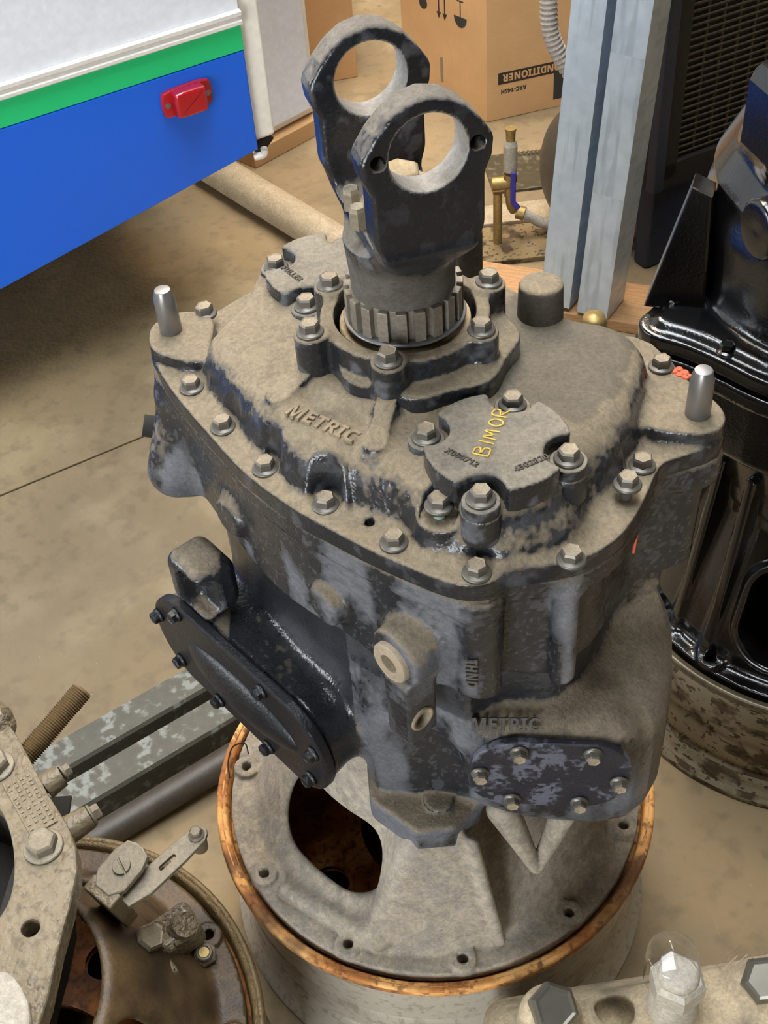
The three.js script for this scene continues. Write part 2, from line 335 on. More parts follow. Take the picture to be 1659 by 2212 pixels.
  g.setAttribute('color', new THREE.BufferAttribute(new Float32Array(col), 3)); g.setAttribute('uv', new THREE.BufferAttribute(new Float32Array(uv), 2)); g.setAttribute('uv1', new THREE.BufferAttribute(new Float32Array(uv1), 2));
  g.setIndex(index); return g;
}
// rgb[3] is how dusty (matt) the spot is
const put = (out, a, b, t, m) => { for (let k = 0; k < 3; k++) out[k] = mix(a[k], b[k], t); out[3] = m; };

// ------------------------------------------------------------------ the shed
{
  // concrete slabs with a joint between them: line through (-0.814, -0.931) and (-0.436, -1.133)
  const floor = new THREE.Group(); floor.name = 'floor'; floor.userData.kind = 'structure'; scene.add(floor);
  const dx = 0.882, dz = -0.471, nx = 0.471, nz = 0.882, q = [-0.625, -1.032], L = 9;
  const A = [q[0] - dx * L, q[1] - dz * L], B = [q[0] + dx * L, q[1] + dz * L], g = 0.003;
  const side = (s) => [[A[0] + nx * s * g, A[1] + nz * s * g], [B[0] + nx * s * g, B[1] + nz * s * g], [B[0] + nx * s * 9, B[1] + nz * s * 9], [A[0] + nx * s * 9, A[1] + nz * s * 9]];
  for (const s of [1, -1]) mesh('slab', flat(s > 0 ? side(s).reverse() : side(s), -0.12, 0.12, 0.002), M.floor, floor);
  mesh('joint_filler', xf(box(18, 0.1, 0.03), { p: [q[0], -0.066, q[1]], r: [0, Math.atan2(-dz, dx), 0] }), M.floor, floor);
  const T = 0.15, w = RIGHT - LEFT, d = FRONT - BACK, cx = (LEFT + RIGHT) / 2, cz = (FRONT + BACK) / 2;
  struct('wall_back', xf(box(w + 2 * T, ROOF, T), { p: [cx, ROOF / 2, BACK - T / 2] }), M.wall);
  { const [z0, z1, y0, y1] = SIDE_WINDOW, lw = (za, zb, ya, yb) => xf(box(T, yb - ya, zb - za), { p: [LEFT - T / 2, (ya + yb) / 2, (za + zb) / 2] });
    struct('wall_left', join([lw(BACK, z0, 0, ROOF), lw(z1, FRONT, 0, ROOF), lw(z0, z1, 0, y0), lw(z0, z1, y1, ROOF)]), M.wall); }
  struct('wall_right', xf(box(T, ROOF, d), { p: [RIGHT + T / 2, ROOF / 2, cz] }), M.wall);
  // the front wall has the wide open doorway through which daylight comes
  const dl = -4.3, dr = -1.4, top = 3.0;
  struct('wall_front', join([xf(box(dl - LEFT, ROOF, T), { p: [(dl + LEFT) / 2, ROOF / 2, FRONT] }), xf(box(RIGHT - dr, ROOF, T), { p: [(dr + RIGHT) / 2, ROOF / 2, FRONT] }), xf(box(dr - dl, ROOF - top, T), { p: [(dl + dr) / 2, (ROOF + top) / 2, FRONT] })]), M.wall);
  const hole = ([x0, x1, z0, z1]) => [[x0, z0], [x1, z0], [x1, z1], [x0, z1]];
  struct('ceiling', flat([[LEFT - T, BACK - T], [RIGHT + T, BACK - T], [RIGHT + T, FRONT + T], [LEFT - T, FRONT + T]], ROOF, 0.1, 0, SKYLIGHTS.map(hole)), M.roof);
  for (const [x, y, z] of LAMPS) {
    const t = thing('lamp_panel', x > 0 ? 'warm lamp panel hanging from the roof on the right' : 'warm lamp panel hanging from the roof at the back', 'lamp', [x, y, z]);
    mesh('housing', xf(box(1.24, 0.06, 0.34), { p: [0, 0.05, 0] }), M.whitePanel, t);
    mesh('lamp_glow', xf(box(1.16, 0.01, 0.28, 0.002), { p: [0, 0.012, 0] }), M.panelGlow, t);
    mesh('rod', xf(cyl(0.008, 0.008, ROOF - y - 0.07, 8), { p: [0, (ROOF - y + 0.08) / 2, 0] }), M.steel, t);
    const l = new THREE.RectAreaLight(0xffdcae, LAMP_POWER, 1.16, 0.28); l.position.set(x, y - 0.002, z); l.lookAt(x, 0, z); scene.add(l);
  }
}

// ------------------------------------------------------------------ bolts
function boltGeo(af, h, fr) {
  const side = new THREE.LatheGeometry([[af / Math.sqrt(3), 0.002], [af / Math.sqrt(3), h * 0.84], [af / Math.sqrt(3) * 0.86, h]].map((q) => new THREE.Vector2(...q)), 6);
  const top = new THREE.LatheGeometry([[af / Math.sqrt(3) * 0.86, h], [af / Math.sqrt(3) * 0.74, h - 0.0009], [0, h - 0.0009]].map((q) => new THREE.Vector2(...q)), 6);
  const washer = new THREE.LatheGeometry([[0, 0], [fr, 0], [fr, 0.0018], [fr * 0.93, 0.0032], [af * 0.5, 0.0042]].map((q) => new THREE.Vector2(...q)), 32);
  return { head: join([boxUV(flatNormals(side)), boxUV(washer)]), top: boxUV(flatNormals(top)) };
}
const BOLT = boltGeo(0.0165, 0.0125, 0.0128), SMALL = boltGeo(0.0135, 0.011, 0.0095), BIG = boltGeo(0.03, 0.016, 0.022);
const SHANK = { shaft: cyl(0.0052, 0.0052, 0.02, 16) };
function bolt(parent, G, [x, y, z], dir = [0, 1, 0], { lift = 0, turn = rnd() * 3, shank = M.boltSide, top = M.boltTop, side = M.boltSide, name = 'bolt' } = {}) {
  const o = mesh(name, G.head, side, parent);
  const q = new THREE.Quaternion().setFromUnitVectors(V3(0, 1, 0), V3(...dir).normalize()), s = new THREE.Quaternion().setFromAxisAngle(V3(0, 1, 0), turn);
  o.quaternion.copy(q).multiply(s);
  o.position.copy(V3(x, y, z).sub(parent.position).addScaledVector(V3(...dir).normalize(), lift));
  mesh('bolt_top', G.top, top, o);
  if (lift) { const b = mesh('shank', SHANK.shaft, shank, o); b.position.y = -0.009; }
  return o;
}

// ------------------------------------------------------------------ wheel rims that carry the gearboxes
function rimGeo() {
  const lip = [[0.2805, 0.2185], [0.282, 0.226], [0.2835, 0.2315], [0.2862, 0.2342], [0.2890, 0.2335], [0.2905, 0.2352], [0.2945, 0.2365], [0.2975, 0.2335], [0.298, 0.2265], [0.295, 0.2205], [0.289, 0.217], [0.2815, 0.2165]];
  const inner = [[0.2835, 0.2168], [0.2825, 0.2185], [0.281, 0.212], [0.268, 0.206], [0.255, 0.19], [0.246, 0.165], [0.246, 0.07], [0.262, 0.045], [0.28, 0.03], [0.286, 0.006], [0.289, 0.0]];
  const outer = [[0.289, 0.0], [0.298, 0.002], [0.298, 0.012], [0.29, 0.018], [0.285, 0.034], [0.283, 0.05], [0.276, 0.056], [0.275, 0.062], [0.281, 0.068], [0.282, 0.11], [0.278, 0.116], [0.278, 0.122], [0.283, 0.128], [0.284, 0.19], [0.286, 0.212], [0.289, 0.217]];
  return { lip: lathe([...lip, lip[0]].reverse(), 160), inner: lathe(inner, 128), outer: lathe(outer, 160) };
}
const RIM = rimGeo();
function rim(label, x, z, lipM, outM, inM, group) {
  const t = thing('wheel_rim', label, 'wheel rim', [x, 0, z]);
  mesh('rim_lip', RIM.lip, lipM, t, lipM === M.rust ? 'rusty orange rolled lip' : undefined);
  mesh('barrel', RIM.outer, outM, t);
  mesh('barrel_lining', RIM.inner, inM, t);
  // the disc low down inside, with its hand holes
  const holes = []; for (let k = 0; k < 5; k++) { const a = k * 1.2566 + 2.62; holes.push(ring(0.175 * Math.cos(a), 0.175 * Math.sin(a), 0.029)); }
  holes.push(ring(0, 0, 0.11, 40));
  mesh('wheel_disc', flat(ring(0, 0, 0.25, 64), 0.13, 0.012, 0.003, holes), inM, t);
  mesh('disc_shoulder', lathe([[0.25, 0.135], [0.232, 0.153], [0.222, 0.143], [0.218, 0.133]], 96), inM, t);
  return t;
}
M.darkRust = std({ map: rustTex, color: 0xb0a090, bumpMap: castBump, bumpScale: 0.001, roughness: 0.8 });
M.oldLip = std({ map: greaseTex, color: 0xe8d8b4, bumpMap: castBump, bumpScale: 0.001, roughness: 0.5, metalness: 0.2 });
rim('silver wheel rim with a rusty orange lip under the dusty gearbox in the middle', 0, 0, M.rust, M.silver, M.rust);

// ------------------------------------------------------------------ the dusty gearbox
const GB = thing('gearbox', 'tall dusty black gearbox with a two-eared yoke on top, standing on a rusty rim', 'gearbox', [0, 0.219, 0]);
const N8 = [-0.778, 0, 0.628], T8 = [0.628, 0, 0.778];       // the slanted left-front side: outward, and along it to the front
const FL = [[-0.262, -0.102], [-0.256, -0.076], [-0.237, -0.033], [-0.213, 0.011], [-0.189, 0.053], [-0.166, 0.093], [-0.135, 0.132], [-0.11, 0.159], [-0.081, 0.186], [-0.05, 0.213], [-0.02, 0.236], [0.005, 0.254], [0.026, 0.264], [0.044, 0.265], [0.056, 0.258], [0.063, 0.247], [0.086, 0.248], [0.118, 0.248], [0.142, 0.239], [0.166, 0.222], [0.185, 0.197], [0.2, 0.171], [0.21, 0.151], [0.221, 0.134], [0.24, 0.127], [0.276, 0.117], [0.287, 0.098], [0.285, 0.075], [0.277, 0.03], [0.262, -0.02], [0.248, -0.055], [0.205, -0.075], [0.165, -0.1], [0.11, -0.15], [0.06, -0.19], [0, -0.225], [-0.04, -0.24], [-0.09, -0.235], [-0.14, -0.22], [-0.18, -0.19], [-0.2, -0.168], [-0.238, -0.162], [-0.262, -0.14]];
const flangeP = new Poly(FL, 1), padL = new Poly([[-0.266, -0.11], [-0.258, -0.079], [-0.204, -0.052], [-0.197, -0.09], [-0.195, -0.14], [-0.235, -0.155], [-0.262, -0.135]], 2), padR = new Poly([[0.2, 0.1], [0.253, 0.12], [0.277, 0.116], [0.288, 0.1], [0.286, 0.075], [0.268, 0.05], [0.225, 0.03], [0.205, 0.05]], 2);
const DM = new Poly([[-0.203, -0.052], [-0.193, -0.022], [-0.165, 0.032], [-0.139, 0.083], [-0.117, 0.121], [-0.1, 0.143], [-0.083, 0.155], [-0.068, 0.156], [-0.062, 0.152], [-0.045, 0.165], [-0.022, 0.178], [-0.011, 0.194], [-0.004, 0.212], [0.022, 0.205], [0.06, 0.2], [0.11, 0.192], [0.163, 0.166], [0.186, 0.137], [0.206, 0.094], [0.226, 0.045], [0.229, 0.012], [0.212, -0.022], [0.162, -0.045], [0.14, -0.08], [0.1, -0.13], [0.06, -0.165], [0.01, -0.185], [-0.04, -0.205], [-0.09, -0.212], [-0.13, -0.195], [-0.146, -0.152], [-0.17, -0.11], [-0.19, -0.078]], 1);
const OIL = new Poly([[0.082, 0.1], [0.10, 0.095], [0.132, 0.118], [0.14, 0.138], [0.16, 0.118], [0.188, 0.09], [0.2, 0.05], [0.215, 0.03], [0.225, -0.01], [0.205, -0.06], [0.13, -0.1], [0.1, -0.05], [0.086, -0.01], [0.082, 0.05]], 1);
const FBOLTS = [[-0.207, -0.145, 1], [-0.218, -0.037], [-0.184, 0.03], [-0.142, 0.096], [-0.087, 0.153], [-0.029, 0.208], [0.038, 0.252], [0.119, 0.246], [0.18, 0.175, 2], [0.202, 0.137], [0.238, 0.05], [0.251, -0.005]];
const RB = [[-0.088, 0.034], [-0.02, 0.087], [0.066, 0.054], [-0.068, -0.04], [0.082, -0.022], [0.01, -0.085]];
const AX = 0, AZ = 0.006, BC = [0.066, 0.166], FC = [-0.072, -0.125];
const BIMB = [[0.087, 0.109], [0.007, 0.143], [0.045, 0.227], [0.124, 0.187]], FULB = [[-0.125, -0.146], [-0.094, -0.069], [-0.019, -0.104], [-0.05, -0.181]];
function coverSdf(x, y, z) {
  let d = dSlab(flangeP.d(x, z), y, 0.889, 0.911, 0.003);
  d = smin(d, dSlab(Math.min(padL.d(x, z), padR.d(x, z)), y, 0.9, 0.929, 0.004), 0.008);
  const m = DM.d(x, z), rb = hyp(x - BC[0], z - BC[1]), rf = hyp(x - FC[0], z - FC[1]), r = hyp(x - AX, z - AZ);
  let dome = smax((m + 0.30 * (y - 0.935)) * 0.96, y - (0.966 - 0.06 * Math.max(0, z - 0.13)), 0.026);
  let bump = smax((rb - 0.068) * 0.9 + 0.3 * (y - 0.94), y - 0.9635, 0.012);
  bump = smin(bump, smax(rb - 0.078 + 0.5 * (y - 0.92), y - 0.932, 0.01), 0.012);
  dome = smin(dome, bump, 0.016);
  dome = smin(dome, smax(rf - 0.074, y - 0.967, 0.01), 0.02);
  dome = smax(dome, 0.895 - y, 0.002);
  for (const [bx, bz] of FBOLTS) { const q = hyp(x - bx, z - bz); if (q < 0.05) dome = smax(dome, -(q - 0.0165), 0.008); }
  d = smin(d, dome, 0.012);
  // boss of the loosened bolt beside the round bump, and round stop at the back
  d = smin(d, smax(hyp(x - 0.0115, z - 0.207) - 0.0185, Math.max(y - 0.939, 0.895 - y), 0.005), 0.010);
  d = smax(d, -Math.max(hyp(x - 0.0115, z - 0.207) - 0.0165, 0.9392 - y), 0.004);
  // two webs under the bearing retainer
  const web = (ax, az, bx, bz) => { const ex = bx - ax, ez = bz - az, t = clamp(((x - ax) * ex + (z - az) * ez) / (ex * ex + ez * ez), 0, 1); return smax(hyp(x - ax - ex * t, z - az - ez * t) - 0.0085, y - mix(0.966, 1.004, t * t * 0.5 + t * 0.5), 0.002); };
  d = smin(d, Math.max(web(-0.124, 0.058, -0.075, 0.026), 0.93 - y), 0.012);
  d = smin(d, Math.max(web(-0.038, 0.137, -0.016, 0.08), 0.93 - y), 0.012);
  d = smin(d, smax(r - 0.097, y - 0.972, 0.01), 0.02);
  d = smax(d, -Math.max(hyp(x + 0.049, z - 0.179) - 0.0045, 0.9 - y), 0.001);
  d = smax(d, -Math.max(hyp(x - 0.259, z - 0.038) - 0.005, 0.9 - y), 0.001);
  d = smax(d, -Math.max(hyp(x + 0.237, z + 0.157) - 0.004, 0.9 - y), 0.001);
  return d;
}
// settled dust with a ragged edge, bare oily paint where it has gone
function dusted(x, y, z, ny, bias) { return step(0.34, 0.70, ny + bias + 0.34 * (fbm(x * 45, y * 45, z * 45, 3) - 0.5) + 0.36 * (vn(x * 280, y * 280, z * 280) - 0.5)); }
const part_ = (f, lo, hi, cell, paint, name, parent, m = M.cast, label) => part(name, sdfMesh(f, lo, hi, cell, paint), m, parent, label);
part_(coverSdf, [-0.285, 0.88, -0.255], [0.305, 1.012, 0.285], 0.0025, (x, y, z, nx, ny, nz, o) => {
  const m = dusted(x, y, z, ny, 0.0), blot = fbm(x * 24, y * 24, z * 24, 4);
  const dust = lerp3(DUST, OILDUST, step(0.52, 0.74, blot) * 0.35), oil = step(0.004, -0.002, OIL.d(x, z) + 0.018 * (fbm(x * 60, 3, z * 60, 4) - 0.5)) * (y > 0.93 ? 1 : 0);
  const top = lerp3(dust, [0.128, 0.105, 0.070], oil);
  const bare = lerp3(BLACK, GREYDUST, step(0.52, 0.7, fbm(x * 70, y * 70, z * 70, 3)) * 0.35);
  put(o, bare, top, m, m * mix(1, 0.62, oil));
}, 'rear_cover', GB);
for (const [x, z, up] of FBOLTS) bolt(GB, BOLT, [x, up ? 0.9112 : 0.9112, z], [0, 1, 0], { lift: up ? 0.014 : 0 });
M.tealThread = std({ map: plainGrain, color: 0x7d9a8e, roughness: 0.6 });
bolt(GB, BOLT, [0.0115, 0.939, 0.207], [0, 1, 0], { lift: 0.011, shank: M.tealThread });
function pin(x, z) {
  const g = lathe([[0, 0.052], [0.0078, 0.052], [0.0085, 0.051], [0.0112, 0.041], [0.0114, 0.03], [0.0118, 0.0], [0, -0.004]].reverse(), 32); g.translate(x, 0.928, z);
  const o = part('dowel_pin', g, M.steel, GB); return o;
}
M.steel.color.set(0x8f8d8c);
pin(-0.241, -0.116); pin(0.262, 0.091);
// round stop, oil stub and tall boss at the back of the cover
const coverDust = (x, y, z, nx, ny, nz, o) => { const m = dusted(x, y, z, ny, 0.05); put(o, BLACK, lerp3(DUST, OILDUST, 0.45), m, m); };
const brownPaint = (x, y, z, nx, ny, nz, o) => { const m = dusted(x, y, z, ny, -0.05); put(o, [0.075, 0.062, 0.045], DUST, m, 0.8); };
part_((x, y, z) => smax(hyp(x - 0.134, z + 0.036) - 0.0225 + 0.03 * (y - 0.97), Math.max(y - 1.003, 0.955 - y), 0.006), [0.1, 0.945, -0.07], [0.17, 1.012, 0], 0.002, brownPaint, 'stop_boss', GB);
part_((x, y, z) => smax(hyp(x - 0.072, z + 0.108) - 0.014, Math.max(y - 1.024, 0.955 - y), 0.004), [0.045, 0.945, -0.135], [0.1, 1.03, -0.08], 0.002, brownPaint, 'tall_boss', GB);
{ const g = lathe([[0, 0.03], [0.011, 0.028], [0.013, 0.02], [0.013, 0]].reverse(), 24); g.translate(0.197, 0.9, -0.078); part('breather', g, M.brass, GB, 'small brass breather behind the cover'); }
// raised casting letters beside the retainer
{
  const put_ = (text, size, x, y, z, turn, depth, m, tilt = 0) => { const g = letters(text, size, depth); g.rotateX(-Math.PI / 2 + tilt); g.rotateY(turn); g.translate(x, y, z); return part('raised_lettering', g, m, GB); };
  put_('METRIC', 0.0155, -0.083, 0.9645, 0.104, -0.69, 0.0028, M.letter);
  put_('RR', 0.009, -0.064, 0.9665, 0.081, -0.69, 0.0022, M.letter);
}

// bearing retainer round the output shaft
function retainerSdf(x, y, z) {
  const r = hyp(x - AX, z - AZ), a = Math.atan2(z - AZ, x - AX);
  let d = smax(r - 0.0795, y - 1.0135, 0.004);
  for (const [bx, bz] of RB) { const k = Math.sqrt(((bx - AX) ** 2 + (bz - AZ) ** 2)), q = hyp(x - bx, z - bz); d = smin(d, smax(q - 0.0158, y - 1.0165, 0.003), 0.010); }
  d = smin(d, smax(hyp(x - 0.014, z - 0.016) - 0.089 - 0.003 * Math.sin(a * 9), y - 0.989, 0.004), 0.006);
  d = smax(d, 0.95 - y, 0.001);
  d = smax(d, -Math.max(r - 0.0665, (r < 0.0605 ? 0.9995 : 0.978) - y), 0.0015);
  return d;
}
part_(retainerSdf, [-0.115, 0.945, -0.115], [0.118, 1.022, 0.118], 0.002, (x, y, z, nx, ny, nz, o) => {
  const m = dusted(x, y, z, ny, -0.02); const bare = lerp3(BLACK, GREYDUST, step(0.5, 0.68, fbm(x * 60, y * 60, z * 60, 3)) * 0.6);
  put(o, bare, lerp3(DUST, OILDUST, 0.25), m, m);
}, 'bearing_retainer', GB);
for (const [x, z] of RB) bolt(GB, BOLT, [x, 1.0165, z]);
part('oil_seal', xf(lathe([[0.05, 0.004], [0.0595, 0.006], [0.0615, 0.0045], [0.0618, 0]].reverse(), 64), { p: [AX, 1.0, AZ] }), M.dusty, GB);

// the two countershaft covers
function plateSdf(c, bolts, y0) {
  return (x, y, z) => {
    let d = smax(hyp(x - c[0], z - c[1]) - 0.0635, y - (y0 + 0.0205), 0.0025);
    for (const [bx, bz] of bolts) d = smax(d, -(hyp(x - bx, z - bz) - 0.0205), 0.006);
    for (const [bx, bz] of bolts) d = smin(d, smax(hyp(x - bx, z - bz) - 0.0165, y - (y0 + 0.009), 0.002), 0.003);
    return smax(d, y0 - 0.006 - y, 0.001);
  };
}
const plateDust = (x, y, z, nx, ny, nz, o) => {
  const m = dusted(x, y, z, ny, 0.02), b = fbm(x * 55, y * 55, z * 55, 4);
  put(o, lerp3(BLACK, GREYDUST, step(0.5, 0.66, b) * 0.7), lerp3([0.235, 0.20, 0.15], [0.16, 0.142, 0.115], step(0.48, 0.70, b) * 0.6), m, m * 0.9);
};
part_(plateSdf(BC, BIMB, 0.9635), [BC[0] - 0.09, 0.95, BC[1] - 0.09], [BC[0] + 0.09, 0.99, BC[1] + 0.09], 0.002, plateDust, 'countershaft_cover', GB, M.cast, 'cover with yellow handwriting');
part_(plateSdf(FC, FULB, 0.966), [FC[0] - 0.09, 0.955, FC[1] - 0.09], [FC[0] + 0.09, 0.995, FC[1] + 0.09], 0.002, plateDust, 'countershaft_cover', GB, M.cast, 'cover half hidden behind the yoke');
for (const [x, z] of BIMB) bolt(GB, BOLT, [x, 0.9725, z]);
for (const [x, z] of FULB.slice(0, 2)) bolt(GB, BOLT, [x, 0.975, z]);
for (const BX of [BIMB[2], BIMB[3]]) { // bosses below the corner bolts of the front cover
  part_((x, y, z) => { return smax(hyp(x - BX[0], z - BX[1]) - 0.0172, Math.max(y - 0.9625, 0.93 - y), 0.004); }, [BX[0] - 0.022, 0.92, BX[1] - 0.022], [BX[0] + 0.022, 0.97, BX[1] + 0.022], 0.0022, plateDust, 'cover_boss', GB);
}
{ // yellow paint writing BIMOR and small cast numbers
  const strokes = { B: [[[0, 0], [0, 1]], [[0, 1], [0.5, 0.95], [0.55, 0.7], [0.1, 0.52], [0.6, 0.4], [0.6, 0.08], [0, 0]]], I: [[[0.2, 0], [0.25, 1]]], M: [[[0, 0], [0.1, 0.95], [0.35, 0.3], [0.6, 0.95], [0.7, 0]]], O: [[[0.35, 0], [0.05, 0.4], [0.25, 0.95], [0.6, 0.7], [0.6, 0.2], [0.35, 0]]], R: [[[0, 0], [0.05, 1], [0.5, 0.9], [0.5, 0.6], [0.1, 0.45], [0.65, 0]]] };
  const U = [0.030, -0.0655], n = Math.hypot(...U), u = [U[0] / n, U[1] / n], v = [-0.52, -0.86].map((k, i) => [u[1], -u[0]][i]), S = 0.0125, gs = [];
  let cur = 0;
  for (const [ch, w] of [['B', 0.78], ['I', 0.5], ['M', 0.95], ['O', 0.85], ['R', 0.8]]) {
    for (const st of strokes[ch]) gs.push(tube(st.map(([a, b]) => [0.0415 + u[0] * (cur + a * S * 1.25) + v[0] * (b - 0.5) * S * 1.1 + 0.008, 0.9845, 0.185 + u[1] * (cur + a * S * 1.25) + v[1] * (b - 0.5) * S * 1.1]), 0.0009, 20, 6));
    cur += w * S * 1.38;
  }
  const g = join(gs); part('paint_writing', g, M.yellowPaint, GB, 'yellow hand-painted BIMOR');
  const put_ = (text, size, x, y, z, turn, m) => { const q = letters(text, size, 0.0008); q.rotateX(-Math.PI / 2); q.rotateY(turn); q.translate(x, y, z); part('cast_lettering', q, m, GB); };
  put_('4302820', 0.0062, 0.09, 0.984, 0.2, 0.42, M.letterDark);
  put_('X080712', 0.0062, 0.034, 0.984, 0.186, -0.75, M.letterDark);
  put_('FULLER', 0.0068, -0.107, 0.9865, -0.113, -0.98, M.letterDark);
  const blob = (list, y) => join(list.map(([x, z, r]) => xf(cyl(r, r * 0.8, 0.0012, 10), { p: [x, y, z] })));
  part('paint_dab', blob([[0.262, 0.003, 0.004], [0.268, 0.0, 0.004], [0.272, 0.006, 0.0045], [0.266, 0.009, 0.004], [0.271, 0.0135, 0.004], [0.275, 0.012, 0.003]], 0.9115), M.orangePaint, GB, 'orange paint dab');
}

// ------------------------------------------------------------------ upper and lower case (one casting)
const LC = new Poly([[-0.077, 0.165], [-0.05, 0.175], [0.015, 0.182], [0.06, 0.21], [0.1, 0.225], [0.19, 0.24], [0.235, 0.21], [0.262, 0.14], [0.272, 0.06], [0.262, -0.05], [0.21, -0.15], [0.1, -0.2], [-0.05, -0.22], [-0.16, -0.17], [-0.205, -0.09], [-0.195, -0.05], [-0.12, 0.04], [-0.085, 0.09]], 1);
const P8 = (s, y, d) => [T8[0] * s + N8[0] * d, y, T8[2] * s + N8[2] * d];
const d8 = (x, z) => x * N8[0] + z * N8[2], s8 = (x, z) => x * T8[0] + z * T8[2];
function caseSdf(x, y, z) {
  const f = flangeP.d(x, z);
  let d = dSlab(f + 0.001, y, 0.866, 0.889, 0.002);
  // skirt below the flange, with pilasters under the front bolts
  let sk = f + 0.009 + (x > 0.05 && z > 0 ? 0.008 * step(0.05, 0.062, x) * step(0.24, 0.2, x) : 0) + 0.02 * Math.max(0, 0.87 - y);
  sk = smin(sk, hyp(x - 0.119, z - 0.236) - 0.012, 0.008);
  sk = smin(sk, hyp(x - 0.04, z - 0.244) - 0.021, 0.012);
  const lip = 0.746 + 0.008 * Math.sin(x * 48) * (z > 0.15 ? 1 : 0.4);
  d = smin(d, smax(sk, Math.max(lip - y, y - 0.88), 0.004), 0.012);
  d = smin(d, smax(f + 0.036, Math.max(0.62 - y, y - 0.86), 0.01), 0.003);
  // pads' undersides
  d = smin(d, dSlab(Math.min(padL.d(x, z), padR.d(x, z)) - 0.001, y, 0.858, 0.889, 0.005), 0.012);
  // lower case with its shoulder
  let lo = smax(LC.d(x, z) + 0.10 * Math.max(0, y - 0.6), Math.max(y - 0.655, 0.452 - y), 0.05);
  d = smin(d, lo, 0.035);
  // raised front for the six-bolt cover
  const cz = 0.243 + (x - 0.11) * 0.08, ux = x - 0.11, uy = y - 0.604 + ux * 0.10;
  d = smin(d, dBox(ux, uy, z - (cz - 0.035), 0.086, 0.062, 0.036, 0.028), 0.022);
  // ledge at the foot of the front, left of the cover
  const A = dBox(x + 0.016, y - 0.452, z - 0.16, 0.064, 0.02, 0.066, 0.008), B = smax(A, (z - 0.225) + Math.max(0, Math.abs(x + 0.009) - 0.02) * 0.95, 0.008);
  d = smin(d, B, 0.012);
  d = smin(d, smax(hyp(x + 0.002, z - 0.186) - 0.017, Math.max(y - 0.478, 0.44 - y), 0.003), 0.004);
  // slanted left side: housing for the side cover, bosses and lug
  const dd = d8(x, z), ss = s8(x, z);
  const lens = hyp(Math.max(0, Math.abs(ss + 0.083) - 0.095), y - 0.557) - 0.062;
  d = smin(d, smax(lens + 0.15 * Math.max(0, 0.2 - dd), Math.max(dd - 0.204, 0.02 - dd), 0.008), 0.03);
  const boss = (p, r, out) => { const a = (x - p[0]) * N8[0] + (z - p[2]) * N8[2], t = (x - p[0]) * T8[0] + (z - p[2]) * T8[2]; return smax(hyp(t, y - p[1]) - r, Math.max(a - out, -a - 0.05), 0.006); };
  d = smin(d, boss([-0.089, 0.79, 0.156], 0.0215, 0.018), 0.012);
  d = smin(d, boss([-0.026, 0.797, 0.234], 0.0315, 0.016), 0.014);
  d = smin(d, boss([-0.185, 0.80, 0.032], 0.02, 0.016), 0.02);
  d = smin(d, dBox(dd - 0.170, y - 0.732, ss - 0.171, 0.019, 0.043, 0.0165, 0.005), 0.006);
  d = smax(d, -Math.max(hyp(dd - 0.172, y - 0.720) - 0.0092, 0.168 - ss), 0.001);
  d = smax(d, -Math.max(hyp((x + 0.026) * T8[0] + (z - 0.234) * T8[2], y - 0.797) - 0.0105, 0.004 - ((x + 0.026) * N8[0] + (z - 0.234) * N8[2])), 0.001);
  // swelling and ear at the left end
  d = smin(d, dCap(x, y, z, [-0.238, 0.84, -0.1], [-0.262, 0.765, -0.085]) - 0.033, 0.025);
  let ear = dBox((x + 0.246) * 0.8 + (z + 0.012) * -0.6, y - 0.662, (x + 0.246) * 0.6 + (z + 0.012) * 0.8, 0.028, 0.036, 0.036, 0.016);
  d = smin(d, ear, 0.02);
  d = smax(d, -(dBox((x + 0.242) * 0.8 + (z - 0.032) * -0.6, y - 0.659, (x + 0.242) * 0.6 + (z - 0.032) * 0.8, 0.022, 0.029, 0.046, 0.012)), 0.005);
  return d;
}
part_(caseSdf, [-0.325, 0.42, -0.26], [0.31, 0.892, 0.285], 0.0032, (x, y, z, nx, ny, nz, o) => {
  const b = fbm(x * 42, y * 17, z * 42, 5), c = vn(x * 300, y * 300, z * 300), flangeShade = y < 0.725 && x < -0.085 && x > -0.222 ? 1 : 0, band = y < 0.746 && y > 0.672 ? 1 : 0;  // left side under the flange: overhang shade put into the colour
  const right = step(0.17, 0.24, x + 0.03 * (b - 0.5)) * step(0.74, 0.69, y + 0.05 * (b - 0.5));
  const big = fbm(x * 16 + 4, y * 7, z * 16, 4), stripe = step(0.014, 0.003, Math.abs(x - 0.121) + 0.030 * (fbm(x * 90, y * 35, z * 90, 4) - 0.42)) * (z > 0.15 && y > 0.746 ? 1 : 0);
  const m = dusted(x, y, z, ny, 0.06 + 0.55 * right - 0.75 * flangeShade - (y < 0.71 && x < -0.2 ? 0.30 : 0)), worn = z > 0.1 && y > 0.746 ? (x > 0.136 ? 0.3 : Math.abs(x - 0.064) < 0.007 ? 0.1 : 1) : 1, grey = clamp((0.95 * step(0.42, 0.66, big + 0.6 * (b - 0.5)) * worn + 0.8 * (c - 0.5) + 0.9 * stripe) * (flangeShade ? 0.08 : band ? 0.35 : 1), 0, 1);  // recess below the skirt lip coloured darker too, as painted overhang shade
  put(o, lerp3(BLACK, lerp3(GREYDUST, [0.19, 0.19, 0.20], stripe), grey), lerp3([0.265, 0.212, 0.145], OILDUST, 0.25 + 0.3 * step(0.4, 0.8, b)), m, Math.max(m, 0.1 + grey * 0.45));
}, 'main_case', GB);
